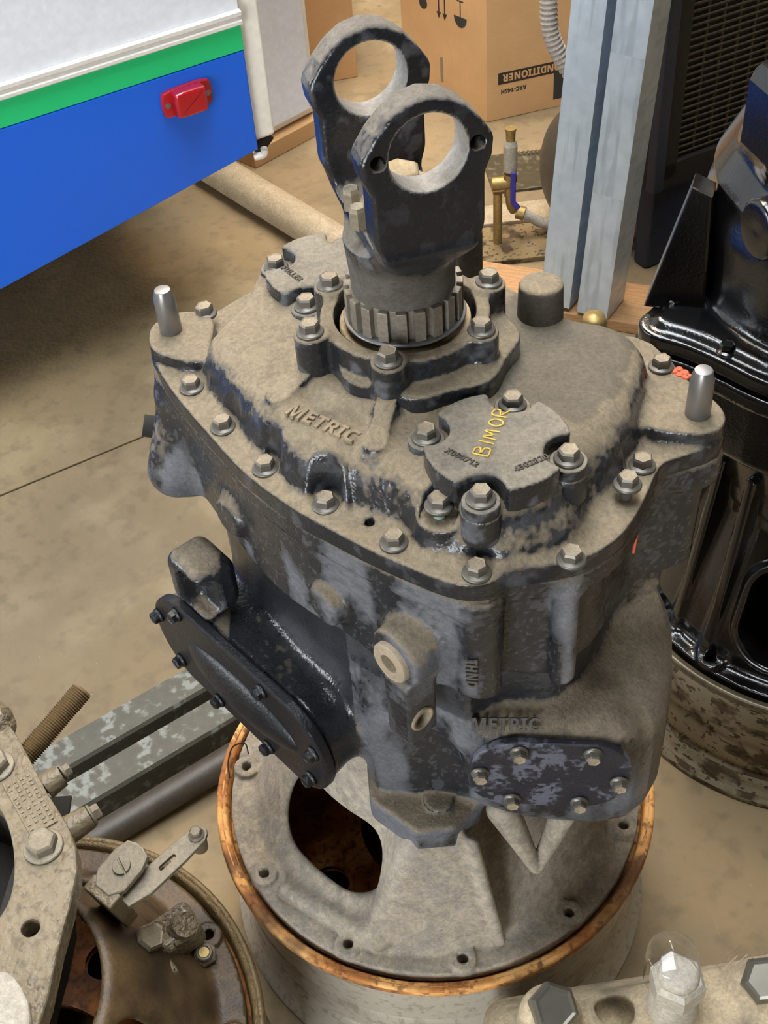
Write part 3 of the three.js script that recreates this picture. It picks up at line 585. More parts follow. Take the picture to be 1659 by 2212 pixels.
// plugs, side cover, lug hole
{
  const plug = (p, r, m) => part('drain_plug', xf(along(lathe([[0, -0.009], [r * 0.44, -0.009], [r * 0.44, 0.005], [r * 0.5, 0.006], [r * 0.93, 0.006], [r, 0.004], [r, -0.006]].reverse(), 32), N8), { p }), m, GB);
  plug([-0.026 + N8[0] * 0.0165, 0.797, 0.234 + N8[2] * 0.0165], 0.0215, M.boltTop);
  part('lug_eye', xf(along(lathe([[0.0088, -0.012], [0.0088, 0.002], [0.013, 0.002], [0.014, 0]].reverse(), 24), T8), { p: P8(0.1875, 0.720, 0.172) }), M.boltTop, GB);
  const out = []; for (let i = 0; i < 48; i++) { const a = i / 48 * 2 * Math.PI, c = Math.cos(a), s = Math.sin(a); out.push([Math.sign(c) * 0.093 * (Math.abs(c) > 1e-9 ? 1 : 0) + 0.068 * c, 0.068 * s]); }
  const mat4 = new THREE.Matrix4().makeBasis(V3(...T8), V3(0, 1, 0), V3(...N8)).setPosition(...P8(-0.083, 0.557, 0.2045));
  const pl = ext(out, 0.014, 0.003); pl.applyMatrix4(mat4);
  M.blackCover = std({ map: grainTex, color: 0x17171b, bumpMap: castBump, bumpScale: 0.0006, roughness: 0.42 });
  part('side_cover', pl, M.blackCover, GB, 'long black bolted cover on the slanted left side');
  const hump = new THREE.SphereGeometry(1, 40, 24); hump.scale(0.105, 0.034, 0.017); hump.translate(0.01, 0, 0.01); const hb = boxUV(hump); hb.applyMatrix4(mat4);
  part('side_cover_hump', hb, M.blackCover, GB);
  for (const [a, b] of [[-0.148, 0.015], [-0.10, 0.054], [-0.12, -0.046], [-0.045, -0.057], [0.05, -0.057], [0.13, -0.035], [0.143, 0.024], [0.06, 0.056]]) { const p = V3(a, b, 0.014).applyMatrix4(mat4); bolt(GB, SMALL, [p.x, p.y, p.z], N8, { top: M.blackCover, side: M.blackCover }); }
  part('rubber_plug', xf(along(cyl(0.013, 0.0125, 0.026, 24), [-0.95, 0.3, 0]), { p: [-0.283, 0.80, -0.118] }), M.rubber, GB);
}
// six-bolt cover on the front
{
  const out = []; for (let i = 0; i < 56; i++) { const a = i / 56 * 2 * Math.PI, c = Math.cos(a), s = Math.sin(a), k = 0.046; out.push([Math.sign(Math.round(c * 1e6)) * (0.082 - k) + k * c, Math.sign(Math.round(s * 1e6)) * (0.054 - k) + k * s]); }
  const rot = new THREE.Matrix4().makeTranslation(0.11, 0.602, 0.2432).multiply(new THREE.Matrix4().makeRotationY(-0.08)).multiply(new THREE.Matrix4().makeRotationZ(-0.10));
  const g = ext(out, 0.009, 0.002).applyMatrix4(rot);
  const blueBlack = tex(512, (u, v) => { const a = tf(u, v, 6, 321, 4), b = tf(u, v, 34, 331, 3); return lerp3([0.10, 0.105, 0.14], [0.44, 0.45, 0.50], step(0.47, 0.60, a * 0.6 + b * 0.4) * 0.7); }, { rep: 1 / 0.17 });
  M.frontCover = std({ map: blueBlack, bumpMap: castBump, bumpScale: 0.0005, roughness: 0.5 });
  part('front_cover', g, M.frontCover, GB, 'oblong blue-black cover with six bolts on the front');
  for (const [a, b] of [[-0.036, 0.041], [0.037, 0.043], [-0.071, 0.002], [0.071, -0.004], [-0.034, -0.042], [0.036, -0.043]]) { const p = V3(a, b, 0.009).applyMatrix4(rot), n = V3(0, 0, 1).transformDirection(rot); bolt(GB, SMALL, [p.x, p.y, p.z], [n.x, n.y, n.z]); }
  const word = (text, size, p, rx, ry, rz, m) => { const q = letters(text, size, 0.0016); q.rotateZ(rz); q.rotateX(rx); q.rotateY(ry); q.translate(...p); part('raised_lettering', q, m, GB); };
  M.caseLetter = std({ map: grainTex, color: 0x55524d, roughness: 0.6 });
  word('METRIC', 0.0135, [0.066, 0.672, 0.2335], -0.5, 0.0, -0.1, M.caseLetter);
  word('IHND', 0.011, [0.031, 0.795, 0.2645], 0, -0.25, -1.57, M.caseLetter);
  const streak = tube([[0.199, 0.86, 0.157], [0.1985, 0.845, 0.1575], [0.1965, 0.822, 0.159]], 0.0016, 12, 6); part('paint_streak', streak, M.orangePaint, GB, 'orange paint streak');
}

// ------------------------------------------------------------------ clutch housing at the foot
const HOLES = [22, 54.7, 87.1, 118.7, 152, 190, 220, 250, 280, 310, 340].map((a) => a * Math.PI / 180);
const Rcone = (y) => y < 0.33 ? mix(0.244, 0.185, (y - 0.237) / 0.093) : y < 0.43 ? mix(0.185, 0.15, (y - 0.33) / 0.1) : 0.15;
function bellSdf(x, y, z) {
  const r = hyp(x, z), a = Math.atan2(z, x);
  let d = dSlab(r - 0.2765, y, 0.2192, 0.237, 0.002);
  let k = 9; for (const h of HOLES) k = Math.min(k, hyp(x - 0.2605 * Math.cos(h), z - 0.2605 * Math.sin(h)));
  d = smin(d, smax(k - 0.0175, Math.max(y - 0.2435, 0.225 - y), 0.002), 0.004);
  d = Math.max(d, -(r - 0.232 + Math.max(0, y - 0.2192) * 0.3));
  let cone = smax((r - Rcone(clamp(y, 0.237, 0.5))) * 0.82, Math.max(y - 0.5, 0.225 - y), 0.004);
  // steep front panel between the left web and the long rib
  const left = -(x + 0.108 - (y - 0.25) * 0.33) * 0.95, rib = (x - 0.058 + (y - 0.25) * 0.17) * 0.98;
  let front = smax(smax((z - 0.2465 + (y - 0.237) * 0.12), left, 0.02), rib, 0.008);
  front = smax(front, smax(r - 0.2475, Math.max(y - 0.46, 0.23 - y), 0.01), 0.008);
  let body = smin(cone, Math.max(front, -z), 0.02);
  // the rib's crest and the bracket under the six-bolt cover
  body = smin(body, Math.max(dCap(x, y, z, [0.06, 0.255, 0.247], [0.032, 0.44, 0.224]) - 0.007, 0.23 - y), 0.012);
  const vt = clamp((y - 0.33) / 0.12, 0, 1), v1 = dCap(x, y, z, [0.07, 0.45, 0.19], [0.108, 0.34, 0.203]) - 0.007 - 0.012 * vt, v2 = dCap(x, y, z, [0.16, 0.45, 0.165], [0.11, 0.34, 0.203]) - 0.007 - 0.012 * vt;
  body = smin(body, Math.min(v1, v2), 0.03);
  // left wall that frames the window
  body = smin(body, Math.max(dCap(x, y, z, [-0.2, 0.25, 0.155], [-0.09, 0.255, 0.235]) - 0.012, 0.225 - y), 0.02);
  d = smin(d, body, 0.006);
  // hollow inside, bolt holes, the big window
  d = smax(d, -smax(r - Rcone(clamp(y, 0.237, 0.5)) + 0.014, Math.max(y - 0.44, 0.2 - y), 0.01), 0.004);
  d = smax(d, -(k - 0.0066), 0.001);
  const q = [x + 0.142, y - 0.325, z - 0.128], n = [-0.66, 0.42, 0.62], t = q[0] * n[0] + q[1] * n[1] + q[2] * n[2], w = [q[0] - n[0] * t, q[1] - n[1] * t, q[2] - n[2] * t];
  const u = clamp(w[0] * 0.69 + w[2] * 0.73, -0.036, 0.036), rr = hyp(w[0] - u * 0.69, w[1], w[2] - u * 0.73);
  if (t > -0.1) d = smax(d, -(rr - 0.053), 0.012);
  return d;
}
part_(bellSdf, [-0.285, 0.212, -0.285], [0.285, 0.505, 0.285], 0.0032, (x, y, z, nx, ny, nz, o) => {
  const b = fbm(x * 20, y * 20, z * 20, 5), c = fbm(x * 90, y * 90, z * 90, 3);
  const scr = step(0.68, 0.74, vn(x * 130 + y * 40, y * 16, z * 130)) * 0.25;
  const m = step(0.1, 0.5, b + 0.12 * (c - 0.5) + 0.24);
  put(o, [0.21, 0.185, 0.15], lerp3(lerp3(BELL, [0.34, 0.30, 0.245], step(0.38, 0.66, c)), DUST, scr), m, 0.45 + 0.4 * m);
}, 'clutch_housing', GB, M.castSmooth, 'grey-tan bell housing with a large side window');

// ------------------------------------------------------------------ output shaft: slotted ring, yoke, shaft nut
{
  const teeth = []; const n = 20;
  for (let i = 0; i < n; i++) { const a0 = i / n * 2 * Math.PI; for (const [f, r] of [[0.02, 0.0495], [0.06, 0.0548], [0.62, 0.0548], [0.66, 0.0495]]) { const a = a0 + f * 2 * Math.PI / n; teeth.push([r * Math.cos(a), r * Math.sin(a)]); } }
  const g = flat(teeth, 0, 0.031, 0.0008); g.translate(AX, 1.0175, AZ + 0.004);
  M.ringSteel = std({ map: grainTex, color: 0x857d70, roughness: 0.5, metalness: 0.35 });
  part('slotted_ring', g, M.ringSteel, GB);
  part('ring_flange', xf(lathe([[0.03, 0], [0.0565, 0], [0.0572, 0.0015], [0.0565, 0.003], [0.05, 0.004]].concat([[0.03, 0.004]]), 72), { p: [AX, 1.0138, AZ + 0.004] }), M.steel, GB);
}
const YT = [0.966, 0, -0.2586], YN = [0.2586, 0, 0.966], YO = [0, 0.012];
const earP = new Poly([[-0.047, 1.09], [-0.0475, 1.188], [-0.0535, 1.202], [-0.055, 1.2155], [-0.053, 1.2215], [-0.043, 1.236], [-0.031, 1.2485], [-0.017, 1.2575], [0, 1.261], [0.017, 1.2575], [0.031, 1.2485], [0.043, 1.236], [0.053, 1.2215], [0.055, 1.2155], [0.0535, 1.202], [0.0475, 1.188], [0.047, 1.09]], 0, 0.001);
function yokeSdf(x, y, z) {
  const X = x * YT[0] + (z - YO[1]) * YT[2], Z = x * YN[0] + (z - YO[1]) * YN[2], aZ = Math.abs(Z), r = hyp(X, Z);
  const e = earP.d(X, y);
  // two ears whose outer faces lie 86 mm from the axis, drawn in towards the stem
  const outer = aZ - 0.086 + Math.max(0, 1.128 - y) * 0.95, inner = 0.057 - aZ - Math.max(0, 1.19 - y) * 0.02;
  let d = smax(smax(smax(e, Math.abs(X) - 0.0475 - 0.9 * (y - 1.135), 0.012), outer, 0.006), inner, 0.006);
  let base = smax(smax(Math.abs(X) - 0.0475 + Math.max(0, 1.132 - y) * 0.55, outer, 0.016), Math.max(y - 1.118, 1.078 - y), 0.008);
  base = smax(base, r - 0.098, 0.01);
  d = smin(d, base, 0.02);
  d = smin(d, smax(r - 0.0475 - 0.09 * Math.max(0, y - 1.06), Math.max(y - 1.1, 1.046 - y), 0.003), 0.022);
  // bores, bolt holes in the ear faces
  d = smax(d, -(hyp(X, y - 1.2155) - 0.032), 0.0015);
  for (const s of [-1, 1]) d = smax(d, -Math.max(hyp(X - s * 0.0405, y - 1.2155) - 0.0062, 0.064 - aZ), 0.001);
  return d;
}
part_(yokeSdf, [-0.115, 1.04, -0.1], [0.115, 1.268, 0.125], 0.0018, (x, y, z, nx, ny, nz, o) => {
  const X = x * YT[0] + (z - YO[1]) * YT[2], Z = x * YN[0] + (z - YO[1]) * YN[2], r = hyp(X, y - 1.2155), b = fbm(x * 60, y * 60, z * 60, 4);
  const m = dusted(x, y, z, ny, -0.03), bare = step(0.0336, 0.0322, r), low = step(1.10, 1.075, y + 0.03 * (b - 0.5));
  const body = lerp3(lerp3([0.014, 0.016, 0.021], GREYDUST, step(0.55, 0.68, b) * (Z > 0.05 ? 0.12 : 0.5)), [0.12, 0.105, 0.085], low * 0.75);
  put(o, body, lerp3(DUST, GREYDUST, 0.4), m * 0.85, Math.max(m, low * 0.6)); if (bare > 0) put(o, [o[0], o[1], o[2]], [0.33, 0.31, 0.28], bare, mix(o[3], 0.4, bare));
}, 'drive_yoke', GB, M.castSmooth, 'black two-eared yoke with round bearing bores');
part('shaft_nut', xf(join([xf(lathe([[0, 0.024], [0.026, 0.024], [0.028, 0.021], [0.028, 0.008], [0.036, 0.006], [0.0365, 0]].reverse(), 40), {}), xf(hex(0.034, 0.014), { p: [0, 0.024, 0] })]), { p: [0.002, 1.122, 0.010] }), M.dusty, GB);
{ const L = [[-0.036, 0.02], [-0.04, -0.012]]; for (const [x, z] of L) part('lock_tab', xf(flatNormals(hex(0.014, 0.02)), { p: [x, 1.12, z + 0.012] }), M.greyPlate, GB); }
{ // clear plastic scrap lying over the front of the rim
  const t = thing('plastic_scrap', 'scrap of clear plastic stuck over the rusty lip of the middle rim', 'scrap', [0.092, 0.237, 0.285], 0.3);
  mesh('film', join([xf(box(0.05, 0.0006, 0.03, 0.0002, 1), { p: [0, 0.0006, 0] }), xf(box(0.045, 0.0006, 0.016, 0.0002, 1), { p: [0, -0.006, 0.019], r: [0.9, 0, 0.05] })]), M.clear, t);
}
{ // loose loop of wire between the rim and the bell
  const t = thing('wire_loop', 'thin dark loop of wire at the left edge of the rusty rim', 'wire', [-0.268, 0.238, -0.062]);
  mesh('wire', tube([[-0.012, 0, 0.03], [-0.014, 0.006, 0.01], [-0.006, 0.014, -0.012], [0.01, 0.012, -0.016], [0.014, 0.004, -0.004]], 0.0011, 32, 8), M.rubber, t);
}

// ------------------------------------------------------------------ blue, green and white van body at the left
{
  const t = thing('van_body', 'rear corner of a blue, green and white vehicle body with a red marker lamp', 'vehicle', [-0.24, 0, -1.537], Math.PI / 6);
  // on the rear face: x runs right to the corner at 0, y up from the ground
  const face = (pts, z, h, b = 0.002) => { const g = ext(pts, h, b); g.translate(0, 0, z); return g; };
  const low = (x) => 0.40 + 0.161 * x;
  mesh('body_shell', face([[0.012, 0.42], [-1.9, low(-1.9) + 0.03], [-1.9, 1.9], [0.012, 1.9]], -1.75, 1.735, 0.006), M.cream, t);
  mesh('blue_panel', face([[0, low(0)], [-1.9, low(-1.9)], [-1.9, 0.6205], [0, 0.6205]], -0.014, 0.016, 0.003), M.bluePanel, t);
  mesh('green_band', face([[0, 0.622], [-1.9, 0.622], [-1.9, 0.676], [0, 0.676]], -0.014, 0.016, 0.001), M.greenBand, t);
  mesh('white_panel', face([[0, 0.706], [-1.9, 0.706], [-1.9, 1.9], [0, 1.9]], -0.014, 0.017, 0.002), M.whitePanel, t);
  const rail = [[0, 0], [0.009, 0], [0.013, 0.003], [0.013, 0.009], [0.0095, 0.0115], [0.0095, 0.0175], [0.014, 0.0205], [0.014, 0.028], [0.010, 0.031], [0, 0.031]];
  const rg = ext(rail, 1.9, 0.0005); rg.rotateY(-Math.PI / 2); rg.translate(0, 0.6755, 0.0); mesh('trim_rail', rg, M.trim, t, 'ribbed white aluminium rail');
  const corner = [[0, 0], [0.012, 0], [0.016, 0.004], [0.016, 0.008], [0.0125, 0.010], [0.016, 0.013], [0.016, 0.018], [0.012, 0.022], [0, 0.022]];
  const cg = ext(corner, 1.5, 0.0005); cg.rotateY(-Math.PI / 2); cg.rotateZ(-Math.PI / 2); cg.rotateX(0); cg.translate(0.0, 1.89, 0); 
  cg.computeBoundingBox(); mesh('corner_trim', cg, M.trim, t);
  mesh('trim_end', xf(tube([[0.012, 0.40, 0.006], [0.012, 0.388, 0.004], [0.005, 0.381, -0.004], [-0.004, 0.379, -0.012]], 0.0085, 20, 10), {}), M.trim, t);
  mesh('corner_fillet', xf(box(0.05, 1.48, 0.03, 0.008, 3), { p: [0.030, 1.15, -0.030] }), M.cream, t);
  mesh('corner_gusset', xf(box(0.05, 0.05, 0.05, 0.004), { p: [0.026, 0.395, -0.06], r: [0, 0, 0.7] }), M.under, t);
  mesh('underside', face([[0.0, low(0) + 0.012], [-1.9, low(-1.9) + 0.012], [-1.9, 0.5], [0, 0.5]], -1.74, 1.72, 0.004), M.under, t);
  const lamp = new THREE.Group(); lamp.name = 'marker_lamp'; lamp.userData.label = 'red marker lamp on the blue panel'; lamp.position.set(-0.147, 0.566, 0.002); t.add(lamp);
  const out = chaikin([[-0.056, -0.018], [-0.05, -0.028], [0.046, -0.026], [0.056, -0.018], [0.056, 0.02], [0.048, 0.03], [-0.046, 0.028], [-0.056, 0.018]], 2);
  mesh('lamp_base', ext(out, 0.014, 0.003), M.redLens, lamp);
  const lens = chaikin([[-0.032, -0.026], [0.03, -0.026], [0.034, -0.02], [0.034, 0.024], [0.03, 0.028], [-0.032, 0.028], [-0.036, 0.02], [-0.036, -0.02]], 1);
  mesh('lens', (() => { const g = ext(lens, 0.03, 0.007, [], 4); g.translate(0, 0, 0.008); return g; })(), M.redLens, lamp);
  for (const s of [-1, 1]) mesh('screw', xf(cyl(0.006, 0.006, 0.004, 16), { r: [Math.PI / 2, 0, 0], p: [s * 0.045, 0, 0.014] }), M.steel, lamp);
  for (const x of [-1.2]) for (const z of [-0.5]) { const w = mesh('tyre', boxUV(new THREE.TorusGeometry(0.19, 0.085, 16, 40)), M.rubber, t); w.position.set(x, 0.275, z); w.rotation.y = Math.PI / 2; }
}
// ------------------------------------------------------------------ white cabinet on a brown base, and cartons behind
{
  const rot = 0.76;
  const t = thing('white_cabinet', 'white cabinet standing on a brown cardboard base behind the vehicle corner', 'cabinet', [-0.302, 0, -2.20], rot);
  mesh('base', xf(box(0.30, 0.05, 0.32, 0.003), { p: [0.15, 0.025, -0.17] }), M.kraft, t, 'brown cardboard base');
  mesh('cabinet_body', xf(box(0.27, 0.85, 0.26, 0.012, 3), { p: [0.147, 0.477, -0.17] }), M.cream, t);
  mesh('cabinet_door', xf(box(0.20, 0.82, 0.02, 0.008, 3), { p: [0.155, 0.485, -0.035] }), M.whitePanel, t);
  mesh('door_seal', xf(box(0.215, 0.835, 0.01, 0.004), { p: [0.155, 0.485, -0.044] }), M.cream, t);
  const c = thing('carton', 'narrow brown carton standing on the floor behind the white cabinet', 'carton', [-0.135, 0, -2.80], 0.2);
  mesh('carton_body', xf(box(0.24, 0.62, 0.18, 0.003), { p: [0, 0.31, 0] }), M.kraft, c);
  mesh('flap', xf(box(0.238, 0.004, 0.09, 0.001), { p: [0, 0.623, 0.04], r: [0.06, 0, 0] }), M.kraft, c);
}
{
  const t = thing('carton', 'brown air conditioner carton standing upside down with black print', 'carton', [0.357, 0, -2.362], 0.2745);
  // local x runs along the right-hand printed face, which looks along +z
  const q = [-0.129, -0.34];      // the left face runs back this way
  const body = flat([[0, 0], [0.62, 0], [0.62 + q[0] * 1.0, q[1]], [q[0], q[1]]].reverse(), 0, 0.52, 0.003); mesh('carton_body', body, M.kraft, t);
  const lf = Math.atan2(-q[1], -q[0]);
  const onRight = (g, x, y) => { g.translate(x, y, 0.0004); return g; };
  M.print = std({ color: 0x2a221a, roughness: 0.8 }); M.printDark = std({ map: grainTex, color: 0x33312e, roughness: 0.8 });
  mesh('black_band', onRight(box(0.235, 0.034, 0.0012, 0.0004, 1), 0.152, 0.1225), M.print, t);
  const word = letters('CONDITIONER', 0.0205, 0.0006); word.rotateZ(Math.PI); word.translate(0.146, 0.1228, 0.0011); mesh('printed_lettering', word, M.kraft, t, 'CONDITIONER upside down on the black band');
  const w2 = letters('ARC-14SH', 0.0125, 0.0006); w2.rotateZ(Math.PI); w2.translate(0.083, 0.083, 0.0002); mesh('printed_lettering', w2, M.print, t);
  mesh('dark_print', onRight(box(0.16, 0.105, 0.0012, 0.0004, 1), 0.287, 0.078), M.printDark, t);
  // signs on the left face: goblet, two arrows, umbrella, all upside down
  const left = new THREE.Group(); left.name = 'handling_signs'; left.rotation.y = Math.atan2(-q[1], -q[0]) - Math.PI + Math.PI; t.add(left);
  left.rotation.y = -(Math.PI - Math.atan2(Math.abs(q[1]), Math.abs(q[0])));
  left.rotation.y = -1.9336 + Math.PI; left.rotation.y = Math.atan2(q[1], -q[0]) ;
  const L = (g, s, y) => { g.translate(-s, y, 0.0003); return g; };
  const goblet = join([L(box(0.004, 0.03, 0.001, 0.0004, 1), 0.262, 0.30), L(xf(cyl(0.017, 0.017, 0.001, 20), { r: [Math.PI / 2, 0, 0] }), 0.262, 0.275)]);
  mesh('sign', goblet, M.printDark, left);
  for (const s of [0.195, 0.17]) mesh('sign', join([L(box(0.005, 0.05, 0.001, 0.0004, 1), s, 0.29), L(ext([[-0.009, 0.012], [0.009, 0.012], [0, -0.006]], 0.001, 0.0002), s, 0.256)]), M.printDark, left);
  mesh('sign', join([L(box(0.004, 0.045, 0.001, 0.0004, 1), 0.105, 0.298), L(ext(Array.from({ length: 13 }, (_, i) => [0.026 * Math.cos(Math.PI + i * Math.PI / 12), 0.03 * Math.sin(Math.PI + i * Math.PI / 12)]), 0.001, 0.0002), 0.105, 0.277), L(box(0.026, 0.004, 0.001, 0.0004, 1), 0.105, 0.32)]), M.printDark, left);
  mesh('sign', L(box(0.012, 0.075, 0.001, 0.0004, 1), 0.19, 0.10), M.letter, left);
}
// ------------------------------------------------------------------ things on the floor behind
{
  const mk = (name, label, cat, pts, r, m, group) => { const g = tube(pts, r, 24, 20); g.computeBoundingBox(); const c = pts[0], t = thing(name, label, cat, [c[0], 0, c[2]], 0, group); part('pipe_body', g, m, t); return t; };
  mk('steel_pipe', 'dusty tan pipe lying on the floor behind the gearbox', 'pipe', [[-0.62, 0.046, -2.42], [-0.30, 0.046, -1.985], [0.02, 0.046, -1.55]], 0.046, M.pipe);
  mk('steel_pipe', 'thin grey pipe on the floor beside the two worn bars', 'pipe', [[-0.75, 0.024, 0.045], [-0.53, 0.024, -0.083], [-0.15, 0.024, -0.32]], 0.023, M.tank);
}
{
  const bar = (x, z, len, label) => {
    const t = thing('steel_bar', label, 'bar', [x, 0, z], 0.5655);
    mesh('channel', xf(ext([[-0.031, 0], [0.031, 0], [0.031, 0.044], [0.027, 0.05], [-0.027, 0.05], [-0.031, 0.044]], len, 0.0015), { r: [0, Math.PI / 2, 0], p: [-len / 2, 0.0, 0] }), M.bars, t);
    mesh('end_cap', xf(box(0.004, 0.042, 0.052, 0.001), { p: [-len / 2 - 0.001, 0.025, 0] }), M.under, t);
  };
  bar(-0.505, -0.287, 0.62, 'worn grey steel bar on the floor, the one farther from the silver rim');
  bar(-0.44, -0.23, 0.62, 'worn grey steel bar on the floor, the one nearer to the silver rim');
}
{
  const t = thing('wooden_plank', 'orange wooden plank lying under the foot of the galvanised post', 'plank', [0.40, 0, -1.45], -0.42);
  mesh('plank_body', xf(box(0.50, 0.028, 0.16, 0.003), { p: [0, 0.014, 0] }), M.wood, t);
  M.grime = std({ map: dirtyWhiteTex, color: 0xcbb894, bumpMap: castBump, bumpScale: 0.001, roughness: 0.7 });
  const b = thing('floor_board', 'grimy worn board on the floor behind the tall boss of the gearbox', 'board', [0.38, 0, -1.70], 0.05);
  mesh('board_body', xf(box(0.62, 0.014, 0.16, 0.003), { p: [0, 0.007, 0] }), M.grime, b);
  const c = thing('floor_board', 'dusty plain board lying beyond the grimy one', 'board', [0.40, 0, -1.845], 0.05);
  mesh('board_body', xf(box(0.62, 0.012, 0.09, 0.003), { p: [0, 0.006, 0] }), M.pipe, c);
  M.sheet = std({ map: wornPaintTex, color: 0xd8cdb6, roughness: 0.4 });
  const d = thing('metal_sheet', 'greyish metal sheet lying on the floor behind the valve', 'sheet', [0.42, 0, -2.06], 0.05);
  mesh('sheet_body', xf(box(0.30, 0.008, 0.20, 0.002), { p: [0.05, 0.004, 0] }), M.sheet, d);
  const sc = []; for (let k = 0; k < 7; k++) sc.push([0.004 + k * 0.012]);
  mesh('sheet_teeth', join(sc.map(([x]) => xf(box(0.005, 0.006, 0.02, 0.001), { p: [x - 0.01, 0.01, -0.085] }))), M.sheet, d).userData.kind = 'stuff';
}
{
  // galvanised post made of two channels with a dark gap
  const t = thing('galvanised_post', 'tall galvanised steel post of two channels with a dark slot', 'post', [0.456, 0.037, -1.385], -0.60);
  const Hh = 1.7, prof = (w) => { const o = [[-w / 2, 0], [w / 2, 0], [w / 2, 0.11], [-w / 2, 0.11]]; return o; };
  const chan = (x, w) => { const g = ext([[x - w / 2, -0.055], [x - w / 2 + 0.004, -0.059], [x + w / 2 - 0.004, -0.059], [x + w / 2, -0.055], [x + w / 2, 0.045], [x - w / 2, 0.045]].map(([a, b]) => [a, -b]), Hh, 0.001); g.rotateX(-Math.PI / 2); return g; };
  const lean = new THREE.Group(); lean.name = 'post_pair'; lean.rotation.z = -0.052; lean.rotation.x = -0.035; t.add(lean);
  mesh('channel', (() => { const g = chan(-0.0455, 0.072); return g; })(), M.galv, lean); mesh('channel', chan(0.0455, 0.072), M.galv, lean);
  mesh('joining_web', xf(box(0.03, Hh, 0.004, 0.001), { p: [0, Hh / 2, -0.043] }), M.galv, lean);
}
{
  const t = thing('air_tank', 'dark dusty air tank with a domed end behind the post', 'tank', [0.58, 0, -1.75]);
  const prof = []; for (let i = 0; i <= 14; i++) { const a = i / 14 * Math.PI / 2; prof.push([0.15 * Math.sin(a), 0.10 * Math.cos(a)]); }
  const g = lathe([...prof, [0.15, -0.12], [0.0, -0.15]].map(([r, y]) => [r, y]).reverse(), 64); g.rotateZ(Math.PI / 2); g.translate(-0.065, 0.172, 0);
  mesh('tank_shell', g, M.tank, t);
  for (const x of [-0.03, 0.05]) mesh('leg', xf(box(0.02, 0.05, 0.12, 0.003), { p: [x, 0.025, 0] }), M.tank, t);
  const h = tube([[-0.225, 0.08, 0.02], [-0.19, 0.062, 0.025], [-0.16, 0.045, 0.03], [-0.125, 0.05, 0.03], [-0.07, 0.09, 0.02]], 0.0135, 32, 14); mesh('elbow_pipe', h, M.greyPlastic, t);
  mesh('pipe_joint', xf(along(cyl(0.017, 0.017, 0.02, 16), [1, -0.2, 0.4]), { p: [-0.215, 0.074, 0.022] }), M.brass, t);
}
{
  const t = thing('ball_valve', 'brass ball valve with a blue lever and a plastic hose tail', 'valve', [0.334, 0, -1.70]);
  mesh('valve_body', join([xf(cyl(0.014, 0.014, 0.05, 20), { p: [0, 0.165, 0] }), xf(along(cyl(0.016, 0.016, 0.045, 20), [1, 0, 0]), { p: [-0.022, 0.175, 0] }), xf(cyl(0.018, 0.018, 0.018, 6), { p: [0, 0.19, 0] })]), M.brass, t);
  mesh('hose_tail', join([xf(cyl(0.0165, 0.0165, 0.065, 20), { p: [0, 0.24, 0] }), xf(cyl(0.0165, 0.012, 0.012, 20), { p: [0, 0.278, 0] })]), M.greyPlastic, t);
  mesh('hose_end', join([xf(cyl(0.011, 0.012, 0.03, 16), { p: [0, 0.298, 0] }), xf(cyl(0.0135, 0.0135, 0.006, 16), { p: [0, 0.312, 0] })]), M.brass, t);
  mesh('lever', join([xf(box(0.013, 0.085, 0.008, 0.003), { p: [0.004, 0.172, 0.024] }), xf(box(0.013, 0.02, 0.008, 0.003), { p: [0.012, 0.124, 0.022], r: [0, 0, 0.6] })]), M.blueHandle, t);
  mesh('tail_pipe', tube([[0, 0.15, 0], [0.0, 0.125, 0], [0.004, 0.108, -0.004], [0.010, 0.094, -0.010]], 0.011, 24, 12), M.brass, t);
  mesh('drop_pipe', xf(cyl(0.011, 0.011, 0.15, 16), { p: [-0.03, 0.075, 0] }), M.brass, t);
}
{
  const t = thing('corrugated_hose', 'grey corrugated hose hanging beside the printed carton', 'hose', [0.407, 0, -1.62]);
  const C = new THREE.CatmullRomCurve3([[0.0, 0.95, 0.0], [-0.012, 0.78, 0], [-0.007, 0.635, 0], [0.0, 0.566, 0], [0.027, 0.503, 0], [0.054, 0.464, 0], [0.107, 0.415, -0.01], [0.17, 0.35, -0.05]].map((p) => V3(...p))), g = new THREE.TubeGeometry(C, 360, 0.0175, 14), p = g.attributes.position, nn = g.attributes.normal;
  for (let i = 0; i < p.count; i++) { const k = Math.floor(i / 15), o = 0.0022 * Math.sin(k * 1.05); p.setXYZ(i, p.getX(i) + nn.getX(i) * o, p.getY(i) + nn.getY(i) * o, p.getZ(i) + nn.getZ(i) * o); }
  g.computeVertexNormals(); mesh('hose_body', boxUV(g), M.hose, t);
}
